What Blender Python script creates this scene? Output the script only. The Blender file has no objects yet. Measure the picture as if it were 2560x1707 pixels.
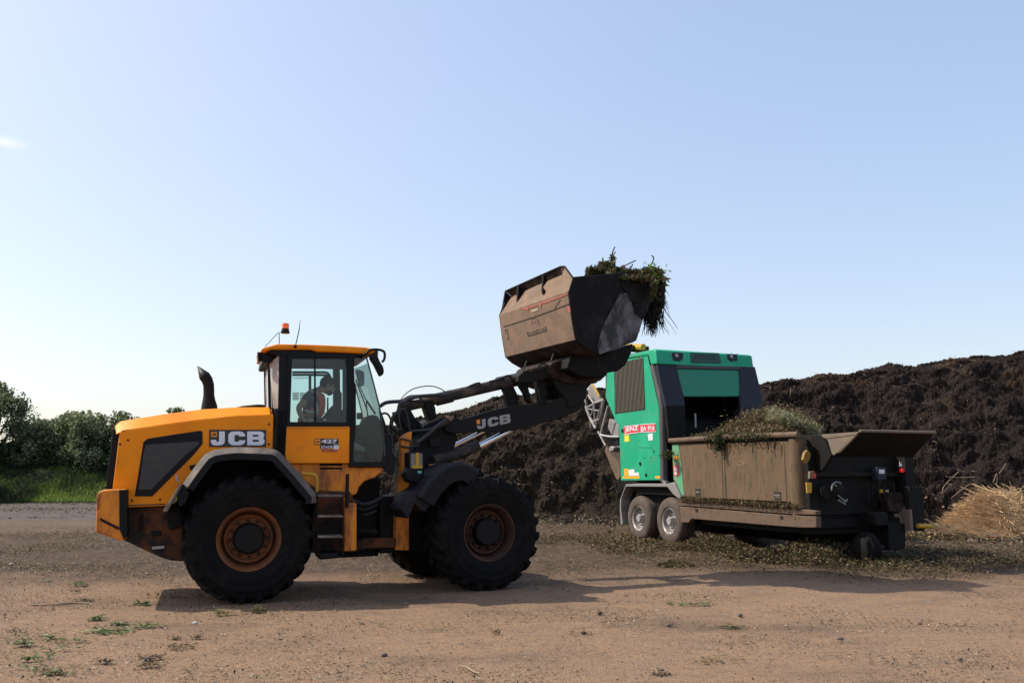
import bpy, bmesh, math, random
import numpy as np
from mathutils import Vector, Matrix, noise
R = math.radians
random.seed(7); rng = np.random.default_rng(7)
sc = bpy.context.scene
C = sc.collection
# ------------------------------------------------------------------ camera
F_PX = 2250.0; HOR = 1175.0; CAM_H = 1.67
PITCH = math.atan((HOR-853.5)/F_PX)
cam_d = bpy.data.cameras.new('camera'); cam = bpy.data.objects.new('camera', cam_d); C.objects.link(cam)
cam.location = (0, 0, CAM_H); cam.rotation_euler = (R(90)+PITCH, 0, 0)
cam_d.sensor_width = 36; cam_d.lens = 36*F_PX/2560; cam_d.clip_start = .1; cam_d.clip_end = 6000
sc.camera = cam
# ------------------------------------------------------------------ sky, sun, exposure
SUN_EL = R(47); SUN_DIR = Vector((-0.985, 0.19, 0)).normalized()
w = bpy.data.worlds.new('World'); sc.world = w; w.use_nodes = True
nt = w.node_tree; nt.nodes.clear()
sky = nt.nodes.new('ShaderNodeTexSky'); sky.sky_type = 'NISHITA'; sky.sun_disc = False
sky.sun_elevation = SUN_EL
sky.sun_rotation = math.atan2(SUN_DIR.x, SUN_DIR.y)
sky.air_density = 1.0; sky.dust_density = 2.2; sky.ozone_density = 1.0
bg = nt.nodes.new('ShaderNodeBackground'); bg.inputs[1].default_value = 0.15
wo = nt.nodes.new('ShaderNodeOutputWorld')
gam = nt.nodes.new('ShaderNodeGamma'); gam.inputs[1].default_value = .50
tint = nt.nodes.new('ShaderNodeMix'); tint.data_type = 'RGBA'; tint.blend_type = 'MULTIPLY'; tint.inputs['Factor'].default_value = 1; tint.inputs['B'].default_value = (1.70, 1.68, 1.72, 1)
nt.links.new(sky.outputs[0], gam.inputs[0]); hs = nt.nodes.new('ShaderNodeHueSaturation'); hs.inputs['Saturation'].default_value = 1.36; hs.inputs['Hue'].default_value = .506; nt.links.new(gam.outputs[0], hs.inputs['Color']); nt.links.new(hs.outputs[0], tint.inputs['A']); 
# one faint wisp of cloud low on the left
wd = Vector((-.480, .8216, .3085)).normalized()
tcw = nt.nodes.new('ShaderNodeTexCoord'); vs_ = nt.nodes.new('ShaderNodeVectorMath'); vs_.operation = 'SUBTRACT'; vs_.inputs[1].default_value = wd; nt.links.new(tcw.outputs['Generated'], vs_.inputs[0])
vm_ = nt.nodes.new('ShaderNodeVectorMath'); vm_.operation = 'MULTIPLY'; vm_.inputs[1].default_value = (50, 50, 150); nt.links.new(vs_.outputs[0], vm_.inputs[0])
vl_ = nt.nodes.new('ShaderNodeVectorMath'); vl_.operation = 'LENGTH'; nt.links.new(vm_.outputs[0], vl_.inputs[0])
wr_ = nt.nodes.new('ShaderNodeMapRange'); wr_.inputs[1].default_value = .1; wr_.inputs[2].default_value = 1.0; wr_.inputs[3].default_value = .9; wr_.inputs[4].default_value = 0; nt.links.new(vl_.outputs['Value'], wr_.inputs[0])
wn_ = nt.nodes.new('ShaderNodeTexNoise'); wn_.inputs['Scale'].default_value = 60; nt.links.new(tcw.outputs['Generated'], wn_.inputs['Vector'])
wm_ = nt.nodes.new('ShaderNodeMath'); wm_.operation = 'MULTIPLY'; wm_.use_clamp = True; nt.links.new(wr_.outputs[0], wm_.inputs[0]); nt.links.new(wn_.outputs[0], wm_.inputs[1])
wx_ = nt.nodes.new('ShaderNodeMix'); wx_.data_type = 'RGBA'; wx_.inputs['B'].default_value = (4.2, 4.2, 4.2, 1); nt.links.new(wm_.outputs[0], wx_.inputs['Factor']); nt.links.new(tint.outputs['Result'], wx_.inputs['A']); nt.links.new(wx_.outputs['Result'], bg.inputs[0]); nt.links.new(bg.outputs[0], wo.inputs[0])
sd = bpy.data.lights.new('sun', 'SUN'); sd.energy = 3.0; sd.angle = R(.5); sd.color = (1, .92, .80)
so = bpy.data.objects.new('sun', sd); C.objects.link(so)
sun_vec = Vector((SUN_DIR.x*math.cos(SUN_EL), SUN_DIR.y*math.cos(SUN_EL), math.sin(SUN_EL)))
so.rotation_euler = sun_vec.to_track_quat('Z', 'Y').to_euler(); so.location = (-20, 5, 30)
sc.view_settings.view_transform = 'Standard'; sc.view_settings.look = 'None'
sc.view_settings.exposure = 0.85; sc.view_settings.gamma = 1
# ------------------------------------------------------------------ pixel -> ray (photograph pixels, 2560 wide)
cp, sp_ = math.cos(PITCH), math.sin(PITCH)
CAM = Vector((0, 0, CAM_H))
def ray(uv):
    x = (uv[0]-1280)/F_PX; z = (853.5-uv[1])/F_PX
    return Vector((x, cp-z*sp_, sp_+z*cp))
def on_plane(uv, p0, n):
    r = ray(uv); return CAM + r*((p0-CAM).dot(n)/r.dot(n))
def at_Y(uv, Y):
    r = ray(uv); return CAM + r*(Y/r.y)
def on_ground(uv, z=0): return on_plane(uv, Vector((0, 0, z)), Vector((0, 0, 1)))
def zf(ox, oy, k):
    return lambda L: [(ox+x/k, oy+y/k) for x, y in L]
ZA = zf(200,780,4.3556); ZB = zf(640,780,4.3556); ZC = zf(220,1100,3.563); ZD = zf(740,1100,3.5636)
ZE = zf(940,900,3.92); ZF = zf(1220,600,4.356); ZG = zf(1440,850,4.48); ZH = zf(1520,1040,4.055)
ZI = zf(1900,980,3.5636); ZJ = zf(1640,860,6.03); ZK = zf(1250,760,11.76); ZL = zf(1240,880,7.84)
ZM = zf(760,1060,11.2); ZN = zf(930,920,9.225); ZO = zf(980,1080,9.8); ZQ = zf(730,940,12.06)
ZR = zf(2050,1140,6.03); ZS = zf(1440,940,5.058); ZP = zf(730,840,13.067)
class Fr:
    """upright working plane family: d along, n toward the viewer"""
    def __init__(s, O, ang):
        s.O = Vector((O[0], O[1], 0)); s.a = ang
        s.d = Vector((math.cos(ang), math.sin(ang), 0)); s.n = Vector((math.sin(ang), -math.cos(ang), 0))
    def P(s, a, w, z): return s.O + s.d*a + s.n*w + Vector((0, 0, z))
    def U(s, uv, w): return on_plane(uv, s.O+s.n*w, s.n)
    def US(s, L, w): return [s.U(p, w) for p in L]
# ------------------------------------------------------------------ object helpers
WM = {}
def thing(name, label, cat, loc, rz=0, group=None, kind=None):
    o = bpy.data.objects.new(name, None); C.objects.link(o)
    o.location = loc; o.rotation_euler = (0, 0, rz); o.empty_display_size = .2
    WM[o.name] = Matrix.Translation(Vector(loc)) @ Matrix.Rotation(rz, 4, 'Z')
    tag(o, label, cat, group, kind); return o
def tag(o, label=None, cat=None, group=None, kind=None):
    if label: o['label'] = label
    if cat: o['category'] = cat
    if group: o['group'] = group
    if kind: o['kind'] = kind
    return o
class MB:
    def __init__(s): s.v = []; s.f = []; s.m = []; s.mi = 0
    def add(s, vs, fs):
        b = len(s.v); s.v += [Vector(p) for p in vs]
        s.f += [[b+i for i in f] for f in fs]; s.m += [s.mi]*len(fs); return s
    def prism(s, pts, vec):
        n = len(pts); vec = Vector(vec)
        s.add(list(pts)+[p+vec for p in pts], [list(range(n)), list(range(2*n-1, n-1, -1))]+[[i, (i+1) % n, n+(i+1) % n, n+i] for i in range(n)]); return s
    def quad(s, pts): return s.add(pts, [list(range(len(pts)))])
    def box(s, c, ax, ay, az):
        c = Vector(c); P = [c+ax*i+ay*j+az*k for k in (-.5, .5) for j in (-.5, .5) for i in (-.5, .5)]
        return s.add(P, [[0,2,3,1],[4,5,7,6],[0,1,5,4],[2,6,7,3],[0,4,6,2],[1,3,7,5]])
    def tube(s, path, r, seg=8, cap=True):
        path = [Vector(p) for p in path]; n = len(path)
        if not isinstance(r, (list, tuple)): r = [r]*n
        t0 = (path[1]-path[0]).normalized()
        up = Vector((0, 0, 1)) if abs(t0.z) < .9 else Vector((1, 0, 0))
        x = t0.cross(up).normalized(); vs = []
        for i in range(n):
            t = (path[min(i+1, n-1)]-path[max(i-1, 0)]).normalized()
            x = (x - t*x.dot(t)).normalized(); y = t.cross(x)
            for k in range(seg):
                a = 2*math.pi*k/seg; vs.append(path[i]+(x*math.cos(a)+y*math.sin(a))*r[i])
        fs = [[i*seg+k, i*seg+(k+1) % seg, (i+1)*seg+(k+1) % seg, (i+1)*seg+k] for i in range(n-1) for k in range(seg)]
        if cap: fs += [list(range(seg))[::-1], list(range((n-1)*seg, n*seg))]
        return s.add(vs, fs)
    def lathe(s, prof, c, axis, seg=32, close=False):
        """prof: (r, h) pairs, h along axis"""
        axis = Vector(axis).normalized(); up = Vector((0, 0, 1)) if abs(axis.z) < .9 else Vector((1, 0, 0))
        x = axis.cross(up).normalized(); y = axis.cross(x); c = Vector(c); n = len(prof); vs = []
        for r_, h in prof:
            for k in range(seg):
                a = 2*math.pi*k/seg; vs.append(c+axis*h+(x*math.cos(a)+y*math.sin(a))*r_)
        fs = [[i*seg+k, i*seg+(k+1) % seg, (i+1)*seg+(k+1) % seg, (i+1)*seg+k] for i in range(n-1) for k in range(seg)]
        if close: fs += [[(n-1)*seg+k, (n-1)*seg+(k+1) % seg, (k+1) % seg, k] for k in range(seg)]
        else:
            if prof[0][0] > 1e-4: fs.append(list(range(seg))[::-1])
            if prof[-1][0] > 1e-4: fs.append(list(range((n-1)*seg, n*seg)))
        return s.add(vs, fs)
    def build(s, name, mats, parent=None, bevel=0, smooth=True, recalc=True, bseg=2, angle=35, M=None):
        me = bpy.data.meshes.new(name)
        if M is None: M = WM[parent.name] if parent is not None else Matrix.Identity(4)
        Mi = M.inverted()
        me.from_pydata([tuple(Mi @ p) for p in s.v], [], s.f)
        if not isinstance(mats, (list, tuple)): mats = [mats]
        for m_ in mats: me.materials.append(m_)
        if any(s.m): me.polygons.foreach_set('material_index', s.m)
        if recalc:
            bm = bmesh.new(); bm.from_mesh(me)
            bmesh.ops.recalc_face_normals(bm, faces=bm.faces); bm.to_mesh(me); bm.free()
        if smooth:
            me.polygons.foreach_set('use_smooth', [True]*len(me.polygons)); me.set_sharp_from_angle(angle=R(angle))
        me.update()
        o = bpy.data.objects.new(name, me); C.objects.link(o)
        if parent is not None: o.parent = parent
        else: o.matrix_world = M
        WM[o.name] = M
        if bevel:
            b = o.modifiers.new('bevel', 'BEVEL'); b.width = bevel; b.segments = bseg; b.limit_method = 'ANGLE'; b.angle_limit = R(30)
        return o
def catmull(P, n=8):
    P = [Vector(p) for p in P]; Q = [P[0]*2-P[1]]+P+[P[-1]*2-P[-2]]; out = []
    for i in range(1, len(Q)-2):
        for k in range(n):
            t = k/n; a, b, c, d = Q[i-1], Q[i], Q[i+1], Q[i+2]
            out.append(.5*((2*b)+(c-a)*t+(2*a-5*b+4*c-d)*t*t+(3*b-a-3*c+d)*t**3))
    out.append(P[-1]); return out
# ------------------------------------------------------------------ materials
def mat(name, col, rough=.6, metal=0, dust=None, amt=.4, scale=3.0, bump=0.0, bscale=30, spec=.5, streak=1.0, alt=None, altamt=.5, altscale=8, coat=0):
    m = bpy.data.materials.new(name); m.use_nodes = True; t = m.node_tree; N = t.nodes; L = t.links
    b = N['Principled BSDF']; b.inputs['Roughness'].default_value = rough; b.inputs['Metallic'].default_value = metal
    b.inputs['Specular IOR Level'].default_value = spec; b.inputs['Base Color'].default_value = (*col, 1)
    if coat: b.inputs['Coat Weight'].default_value = coat; b.inputs['Coat Roughness'].default_value = .12
    tc = N.new('ShaderNodeTexCoord'); mp = N.new('ShaderNodeMapping'); L.new(tc.outputs['Object'], mp.inputs[0])
    mp.inputs['Scale'].default_value = (1, 1, 1/streak)
    def nz(sc_, det=6, rg=.6, src=None):
        n = N.new('ShaderNodeTexNoise'); n.inputs['Scale'].default_value = sc_; n.inputs['Detail'].default_value = det; n.inputs['Roughness'].default_value = rg
        L.new((src or mp).outputs[0], n.inputs['Vector']); return n
    def ramp(n, lo, hi):
        r_ = N.new('ShaderNodeMapRange'); r_.inputs[1].default_value = lo; r_.inputs[2].default_value = hi; L.new(n.outputs[0], r_.inputs[0]); return r_
    last = None
    def mix(c2, fac, cur):
        x = N.new('ShaderNodeMix'); x.data_type = 'RGBA'
        if cur is None: x.inputs['A'].default_value = (*col, 1)
        else: L.new(cur, x.inputs['A'])
        x.inputs['B'].default_value = (*c2, 1); L.new(fac, x.inputs['Factor']); return x.outputs['Result']
    if alt:
        r_ = ramp(nz(altscale), .62-altamt*.35, .70-altamt*.2); last = mix(alt, r_.outputs[0], last)
    if dust:
        r_ = ramp(nz(scale, 8, .68), .75-amt*.6, .95-amt*.45); last = mix(dust, r_.outputs[0], last)
        rr = N.new('ShaderNodeMapRange'); rr.inputs[3].default_value = rough; rr.inputs[4].default_value = .9; L.new(r_.outputs[0], rr.inputs[0]); L.new(rr.outputs[0], b.inputs['Roughness'])
    if last is not None: L.new(last, b.inputs['Base Color'])
    if bump:
        bn = N.new('ShaderNodeBump'); bn.inputs['Strength'].default_value = bump; bn.inputs['Distance'].default_value = .02
        L.new(nz(bscale, 4, .6, tc and mp).outputs[0], bn.inputs['Height']); L.new(bn.outputs[0], b.inputs['Normal'])
    return m
DUST = (.26, .19, .135)
M = {}
M['orange'] = mat('orange_paint', (.88, .265, .003), .5, dust=(.50, .19, .03), amt=.34, scale=2.2, bump=.03, bscale=4, spec=.22, alt=(.82, .215, .003), altamt=.35, altscale=1.6)
M['orange_dirty'] = mat('worn_orange_paint', (.74, .225, .008), .6, dust=(.10, .055, .03), amt=.46, scale=3.5, bump=.15, bscale=30, alt=(.36, .10, .015), altamt=.4, altscale=6, streak=3)
M['orange_filthy'] = mat('filthy_orange_paint', (.20, .055, .006), .8, dust=(.014, .010, .008), amt=.85, scale=3, bump=.2, bscale=30)
M['black'] = mat('black_plastic', (.007, .007, .009), .5, dust=(.03, .026, .024), amt=.28, scale=3, spec=.18)
M['frame'] = mat('cab_frame_black', (.005, .005, .007), .4, dust=(.018, .017, .017), amt=.2, scale=2, streak=6, spec=.18)
M['armblack'] = mat('arm_black_paint', (.007, .007, .007), .6, dust=(.022, .018, .015), amt=.4, scale=3, bump=.1, bscale=25, spec=.18)
M['armtop'] = mat('dusty_steel_tube', (.03, .026, .023), .6, dust=(.16, .11, .08), amt=.45, scale=5, bump=.1, bscale=25, spec=.18)
M['rubber'] = mat('tyre_rubber', (.006, .0055, .0055), .85, dust=(.017, .013, .011), amt=.45, scale=4, bump=.4, bscale=30, spec=.15)
M['hose'] = mat('hydraulic_hose', (.02, .02, .021), .45, spec=.5)
M['fender'] = mat('fender_plastic', (.10, .082, .072), .75, dust=(.34, .26, .20), amt=.5, scale=2.5, bump=.1, bscale=40)
M['fenderf'] = mat('front_fender_plastic', (.014, .0135, .017), .6, dust=(.06, .05, .045), amt=.3, scale=2.5, spec=.18)
M['chrome'] = mat('chrome_rod', (.75, .76, .80), .12, 1)
M['steel'] = mat('grey_steel', (.32, .31, .30), .45, .6, dust=(.22, .18, .15), amt=.5, scale=5)
M['lamp'] = mat('lamp_lens', (.55, .55, .52), .15, 0, spec=.8)
M['amber'] = mat('amber_lens', (.9, .14, .01), .2, spec=.7)
M['red'] = mat('red_lens', (.6, .01, .01), .25)
M['yellow'] = mat('yellow_paint', (.50, .27, .01), .5, dust=(.3, .2, .08), amt=.3)
M['white'] = mat('white_print', (.72, .70, .74), .5)
M['whitelabel'] = mat('white_label', (.75, .74, .72), .6, alt=(.4, .4, .42), altamt=.4, altscale=60)
M['redlabel'] = mat('red_label', (.62, .03, .035), .5)
M['yellabel'] = mat('yellow_label', (.85, .68, .03), .5, alt=(.5, .42, .05), altamt=.4, altscale=60)
M['orlabel'] = mat('orange_reflective_tape', (.85, .36, .01), .5)
M['decalblack'] = mat('black_decal', (.012, .012, .013), .35)
M['bkdust'] = mat('dusty_bucket_steel', (.155, .10, .063), .8, dust=(.215, .145, .095), amt=.55, scale=2.5, bump=.12, bscale=30, alt=(.24, .13, .09), altamt=.35, altscale=4)
M['bkside'] = mat('worn_bucket_side', (.008, .0075, .008), .6, spec=.12, dust=(.045, .043, .045), amt=.4, scale=2.2, bump=.15, bscale=14, streak=1.6)
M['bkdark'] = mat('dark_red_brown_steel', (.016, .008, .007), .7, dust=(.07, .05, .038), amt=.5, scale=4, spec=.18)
M['redscrape'] = mat('red_scraped_paint', (.40, .10, .07), .7, dust=(.30, .2, .14), amt=.5, scale=20)
M['seal'] = mat('dark_seam', (.02, .014, .01), .8)
M['green'] = mat('green_paint', (.004, .31, .155), .42, dust=(.10, .20, .12), amt=.34, scale=2.2, spec=.3, alt=(.02, .38, .20), altamt=.35, altscale=.8)
M['greendirty'] = mat('green_paint_dull', (.008, .20, .11), .5, dust=(.05, .20, .13), amt=.35, scale=3)
M['dgrey'] = mat('dark_slate_paint', (.022, .025, .036), .5, dust=(.12, .105, .095), amt=.25, scale=2, spec=.18)
M['colgrey'] = mat('corner_column_grey', (.06, .056, .056), .55, dust=(.17, .145, .125), amt=.4, scale=1.5, streak=5)
M['brown'] = mat('dust_caked_green_panel', (.115, .070, .036), .85, dust=(.155, .092, .05), amt=.5, scale=7, bump=.3, bscale=50, alt=(.06, .05, .022), altamt=.35, altscale=11, streak=4)
M['browngreen'] = mat('dusty_green_panel_end', (.06, .34, .17), .7, dust=(.235, .155, .09), amt=.62, scale=2.2, streak=3)
M['chassis'] = mat('dusty_chassis', (.12, .075, .048), .85, dust=(.06, .042, .03), amt=.45, scale=4, bump=.2, bscale=25)
M['darkmech'] = mat('dark_machinery', (.008, .0075, .007), .7, dust=(.025, .02, .016), amt=.4, scale=5, bump=.2, bscale=20, spec=.18)
M['scuff'] = mat('scuffed_grey_steel', (.009, .0085, .009), .6, dust=(.20, .19, .195), amt=.52, scale=4, bump=.15, bscale=14, streak=1.6)
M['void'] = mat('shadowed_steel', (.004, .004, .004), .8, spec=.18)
M['truckrubber'] = mat('dusty_truck_tyre', (.07, .05, .04), .9, dust=(.13, .095, .07), amt=.5, scale=6, bump=.2, bscale=30)
M['alloy'] = mat('alloy_rim', (.34, .33, .32), .45, .6, dust=(.20, .15, .115), amt=.6, scale=6)
M['skin'] = mat('skin', (.42, .24, .17), .6)
M['navy'] = mat('navy_shirt', (.03, .045, .10), .85)
M['vest'] = mat('orange_vest', (.75, .10, .05), .8)
M['strip'] = mat('reflective_strip', (.45, .48, .45), .5)
M['hair'] = mat('dark_hair', (.02, .015, .012), .8)
M['trouser'] = mat('dark_trousers', (.03, .03, .035), .85)
M['logoorange'] = mat('logo_orange', (.85, .26, .02), .5)
M['straw'] = mat('dry_straw', (.62, .44, .25), .85, alt=(.42, .27, .13), altamt=.5, altscale=3)
M['twig'] = mat('twig_bark', (.28, .20, .13), .85)
def glassmat(name, tint, gl=.16, rough=.03, dirt=0, dcol=(.5, .47, .44)):
    m = bpy.data.materials.new(name); m.use_nodes = True; t = m.node_tree; N = t.nodes; L = t.links; N.clear()
    o = N.new('ShaderNodeOutputMaterial'); tr = N.new('ShaderNodeBsdfTransparent'); tr.inputs[0].default_value = (*tint, 1)
    g = N.new('ShaderNodeBsdfGlossy'); g.inputs['Roughness'].default_value = rough; g.inputs[0].default_value = (.9, .95, .95, 1)
    lw = N.new('ShaderNodeLayerWeight'); lw.inputs[0].default_value = .25
    mr = N.new('ShaderNodeMapRange'); mr.inputs[3].default_value = .03; mr.inputs[4].default_value = gl*4; L.new(lw.outputs['Fresnel'], mr.inputs[0])
    mx = N.new('ShaderNodeMixShader'); L.new(mr.outputs[0], mx.inputs[0]); L.new(tr.outputs[0], mx.inputs[1]); L.new(g.outputs[0], mx.inputs[2])
    last = mx
    if dirt:
        df = N.new('ShaderNodeBsdfDiffuse'); df.inputs[0].default_value = (*dcol, 1)
        tc = N.new('ShaderNodeTexCoord'); n = N.new('ShaderNodeTexNoise'); n.inputs['Scale'].default_value = 4; n.inputs['Detail'].default_value = 5; L.new(tc.outputs['Object'], n.inputs[0])
        r_ = N.new('ShaderNodeMapRange'); r_.inputs[1].default_value = .3; r_.inputs[2].default_value = .7; r_.inputs[3].default_value = dirt*.6; r_.inputs[4].default_value = min(1, dirt*1.3); L.new(n.outputs[0], r_.inputs[0])
        m2 = N.new('ShaderNodeMixShader'); L.new(r_.outputs[0], m2.inputs[0]); L.new(mx.outputs[0], m2.inputs[1]); L.new(df.outputs[0], m2.inputs[2]); last = m2
    L.new(last.outputs[0], o.inputs[0]); return m
M['glass'] = glassmat('tinted_cab_glass', (.70, .86, .84), .14, dirt=.035)
M['glassdirty'] = glassmat('dusty_cab_glass', (.6, .7, .68), .1, dirt=.62)
# ------------------------------------------------------------------ flat lettering
dg = None
def curve_polys(splines, ext):
    cu = bpy.data.curves.new('tmp', 'CURVE'); cu.dimensions = '2D'; cu.fill_mode = 'BOTH'; cu.extrude = ext
    for pts in splines:
        s = cu.splines.new('POLY'); s.points.add(len(pts)-1); s.use_cyclic_u = True
        for q, p in zip(s.points, pts): q.co = (p[0], p[1], 0, 1)
    return _mesh(cu)
def _mesh(cu):
    o = bpy.data.objects.new('tmp', cu); C.objects.link(o)
    bpy.context.view_layer.update()
    me = bpy.data.meshes.new_from_object(o.evaluated_get(bpy.context.evaluated_depsgraph_get()))
    vs = [v.co.copy() for v in me.vertices]; fs = [list(p.vertices) for p in me.polygons]
    bpy.data.objects.remove(o); bpy.data.curves.remove(cu); bpy.data.meshes.remove(me); return vs, fs
def text_polys(txt, bold=.02, ext=.01):
    cu = bpy.data.curves.new('tmp', 'FONT'); cu.body = txt; cu.offset = bold; cu.extrude = ext; return _mesh(cu)
def rnd(pts, r=.08, n=3):
    out = []
    for i, p in enumerate(pts):
        p = Vector((p[0], p[1])); a = Vector(pts[i-1][:2]); b = Vector(pts[(i+1) % len(pts)][:2])
        rr = pts[i][2] if len(pts[i]) > 2 else r
        if rr <= 0: out.append(tuple(p)); continue
        p0 = p+(a-p).normalized()*min(rr, (a-p).length*.49); p1 = p+(b-p).normalized()*min(rr, (b-p).length*.49)
        for k in range(n+1):
            t = k/n; out.append(tuple((1-t)**2*p0+2*t*(1-t)*p+t*t*p1))
    return out
def jcb_splines():
    J = rnd([(.30,.36,.0),(.30,.40,0),(.0,.40,0),(.0,.18,.16),(.12,.0,.12),(.62,.0,.16),(.80,.18,.16),(.80,1,0),(.47,1,0),(.47,.30,.06),(.42,.24,.05),(.34,.24,.04)], .05)
    Cc = rnd([(1.0,.18,.16),(1.2,.0,.16),(1.78,.0,.16),(1.98,.18,.14),(1.98,.36,0),(1.62,.36,0),(1.62,.26,.04),(1.36,.26,.06),(1.36,.74,.06),(1.62,.74,.04),(1.62,.64,0),(1.98,.64,0),(1.98,.82,.14),(1.78,1.0,.16),(1.2,1.0,.16),(1.0,.82,.16)], .05)
    B = rnd([(2.1,0,0),(2.98,0,.16),(3.12,.16,.12),(3.12,.40,.10),(3.02,.51,.04),(3.10,.62,.08),(3.10,.84,.12),(2.96,1,.14),(2.1,1,0)], .05)
    h1 = [(2.42,.24),(2.76,.24),(2.78,.40),(2.42,.40)]; h2 = [(2.42,.62),(2.76,.62),(2.76,.76),(2.42,.76)]
    return [J, Cc, B, h1, h2]
def place(vf, quad, depth, nrm, mb, fit=True):
    """vf flat mesh; quad = (bottom-left, bottom-right, top-left) world points"""
    vs, fs = vf
    x0 = min(v.x for v in vs); x1 = max(v.x for v in vs); y0 = min(v.y for v in vs); y1 = max(v.y for v in vs); zs = [v.z for v in vs]; z0 = min(zs); dz = max(max(zs)-z0, 1e-6)
    bl, br, tl = quad
    mb.add([bl+(br-bl)*((v.x-x0)/(x1-x0))+(tl-bl)*((v.y-y0)/(y1-y0))+nrm*(depth*(v.z-z0)/dz+.001) for v in vs], fs)

# ================================================================== WHEEL LOADER
A1 = R(18); B1 = R(27)
g = on_ground((616, 1510))
n1 = Vector((math.sin(A1), -math.cos(A1), 0)); d1 = Vector((math.cos(A1), math.sin(A1), 0))
O = g - n1*1.25
FR = Fr(O, A1)                                     # rear frame: s=0 rear axle
JT = FR.P(1.55, 0, 0); FF = Fr(JT, B1)             # front frame: axle at s=1.55
ldr = thing('wheel_loader', 'orange and black wheel loader lifting a loaded bucket beside the green shredder', 'wheel loader', O, A1)
nR = FR.n; nF = FF.n
def slab(name, frame, uvs, w0, th, m, parent=ldr, bevel=.01, **k):
    """outline seen on plane w0, running th metres away from the viewer"""
    b = MB(); b.prism(frame.US(uvs, w0), -frame.n*th); return b.build(name, m, parent, bevel, **k)
# ---- wheels
def wheel(name, parent, Rr=.82, hw=.345, rimr=.40, lugs=22):
    ax = Vector((0, -1, 0)); Z = Vector((0, 0, 0))
    h = MB(); h.lathe([(.0, .27), (.165, .27), (.182, .255), (.188, .20), (.20, .16), (.20, .10)], Z, ax, 32)
    for k in range(12):
        a = 2*math.pi*k/12+.2; c = Vector((math.cos(a)*.232, 0, math.sin(a)*.232)); h.lathe([(.018, .13), (.018, .195), (.0, .197)], c, ax, 6)
    hub = h.build(name, M['armblack'], None, M=Matrix.Identity(4))
    r = MB(); r.lathe([(.17, .13), (.26, .135), (.275, .16), (.30, .17), (.315, .13), (.335, .10), (.345, .22), (.36, .27), (.372, .275), (.375, .30), (.40, .31), (rimr+.01, .29), (rimr, -.30), (.33, -.28), (.30, -.1), (.17, .0)], Z, ax, 48, close=True)
    rim = r.build('rim', M['rimorange'], None, M=Matrix.Identity(4)); rim.parent = hub
    t = MB(); t.lathe([(rimr-.005, .30), (rimr+.03, .325), (.50, hw+.005), (.53, hw+.012), (.535, hw+.022), (.545, hw+.022), (.55, hw+.014), (.62, hw+.02), (.63, hw+.03), (.645, hw+.028), (.65, hw+.015), (.68, hw+.005), (.735, hw-.02), (.765, hw-.08), (.775, 0), (.765, -hw+.08), (.735, -hw+.02), (.60, -hw-.02), (.50, -hw), (rimr+.03, -.325), (rimr-.005, -.30)], Z, ax, 64, close=True)
    for sd_ in (1, -1):
        for k in range(lugs):
            a0 = 2*math.pi*(k+(.5 if sd_ < 0 else 0))/lugs
            st = [(.0, Rr, .0), (.12, Rr, .06), (.26, Rr-.008, .145), (hw-.01, Rr-.035, .19), (hw+.012, Rr-.10, .20), (hw+.018, Rr-.15, .20)]
            vs = []
            for (yy, rr, da) in st:
                wv = .052 if yy < .2 else .044
                for dd, top in ((-wv, 1), (wv, 1), (wv+.018, 0), (-wv-.018, 0)):
                    ra = rr if top else rr-.07
                    if yy > hw and not top: yv = yy-.04
                    else: yv = yy
                    an = a0+da+dd; vs.append(Vector((math.cos(an)*ra, -sd_*yv, math.sin(an)*ra)))
            fs = []
            for i in range(len(st)-1):
                for q in range(4): fs.append([i*4+q, i*4+(q+1) % 4, (i+1)*4+(q+1) % 4, (i+1)*4+q])
            fs += [[3, 2, 1, 0], [len(vs)-4, len(vs)-3, len(vs)-2, len(vs)-1]]
            t.add(vs, fs)
    ty = t.build('tyre', M['rubber'], None, M=Matrix.Identity(4)); ty.parent = hub
    return hub
M['rim_dirt_shade'] = mat('dirty_shaded_rim', (.07, .018, .004), .8, dust=(.02, .011, .007), amt=.7, scale=5)  # caked dirt plus deep shade, both put into the front rim colour
M['rimorange'] = mat('dirty_orange_rim', (.17, .045, .004), .7, dust=(.05, .025, .012), amt=.55, scale=5)
def put_wheel(w_, parent, world, rz):
    Mi = WM[parent.name].inverted(); w_.parent = parent; w_.location = Mi @ world; w_.rotation_euler = rz
W0 = wheel('wheel', ldr)
def copywheel(w_):
    c = w_.copy(); C.objects.link(c)
    for ch in w_.children:
        k = ch.copy(); C.objects.link(k); k.parent = c
    return c
put_wheel(W0, ldr, FR.P(0, .93, .80), (0, R(7), 0))
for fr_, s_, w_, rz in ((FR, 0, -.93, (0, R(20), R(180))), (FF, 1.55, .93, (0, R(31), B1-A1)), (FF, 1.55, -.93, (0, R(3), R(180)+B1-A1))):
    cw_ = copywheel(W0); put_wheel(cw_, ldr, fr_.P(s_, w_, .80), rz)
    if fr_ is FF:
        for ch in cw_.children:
            if ch.name.startswith('rim'): ch.material_slots[0].link = 'OBJECT'; ch.material_slots[0].material = M['rim_dirt_shade']; ch['label'] = 'rim darkened with caked dirt and painted-in shade'
# axles
b = MB(); b.tube([FR.P(0, .7, .8), FR.P(0, -.7, .8)], .16, 12); b.build('axle', M['darkmech'], ldr)
b = MB(); b.tube([FF.P(1.55, .7, .8), FF.P(1.55, -.7, .8)], .16, 12)
b.build('axle', M['darkmech'], ldr)
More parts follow.
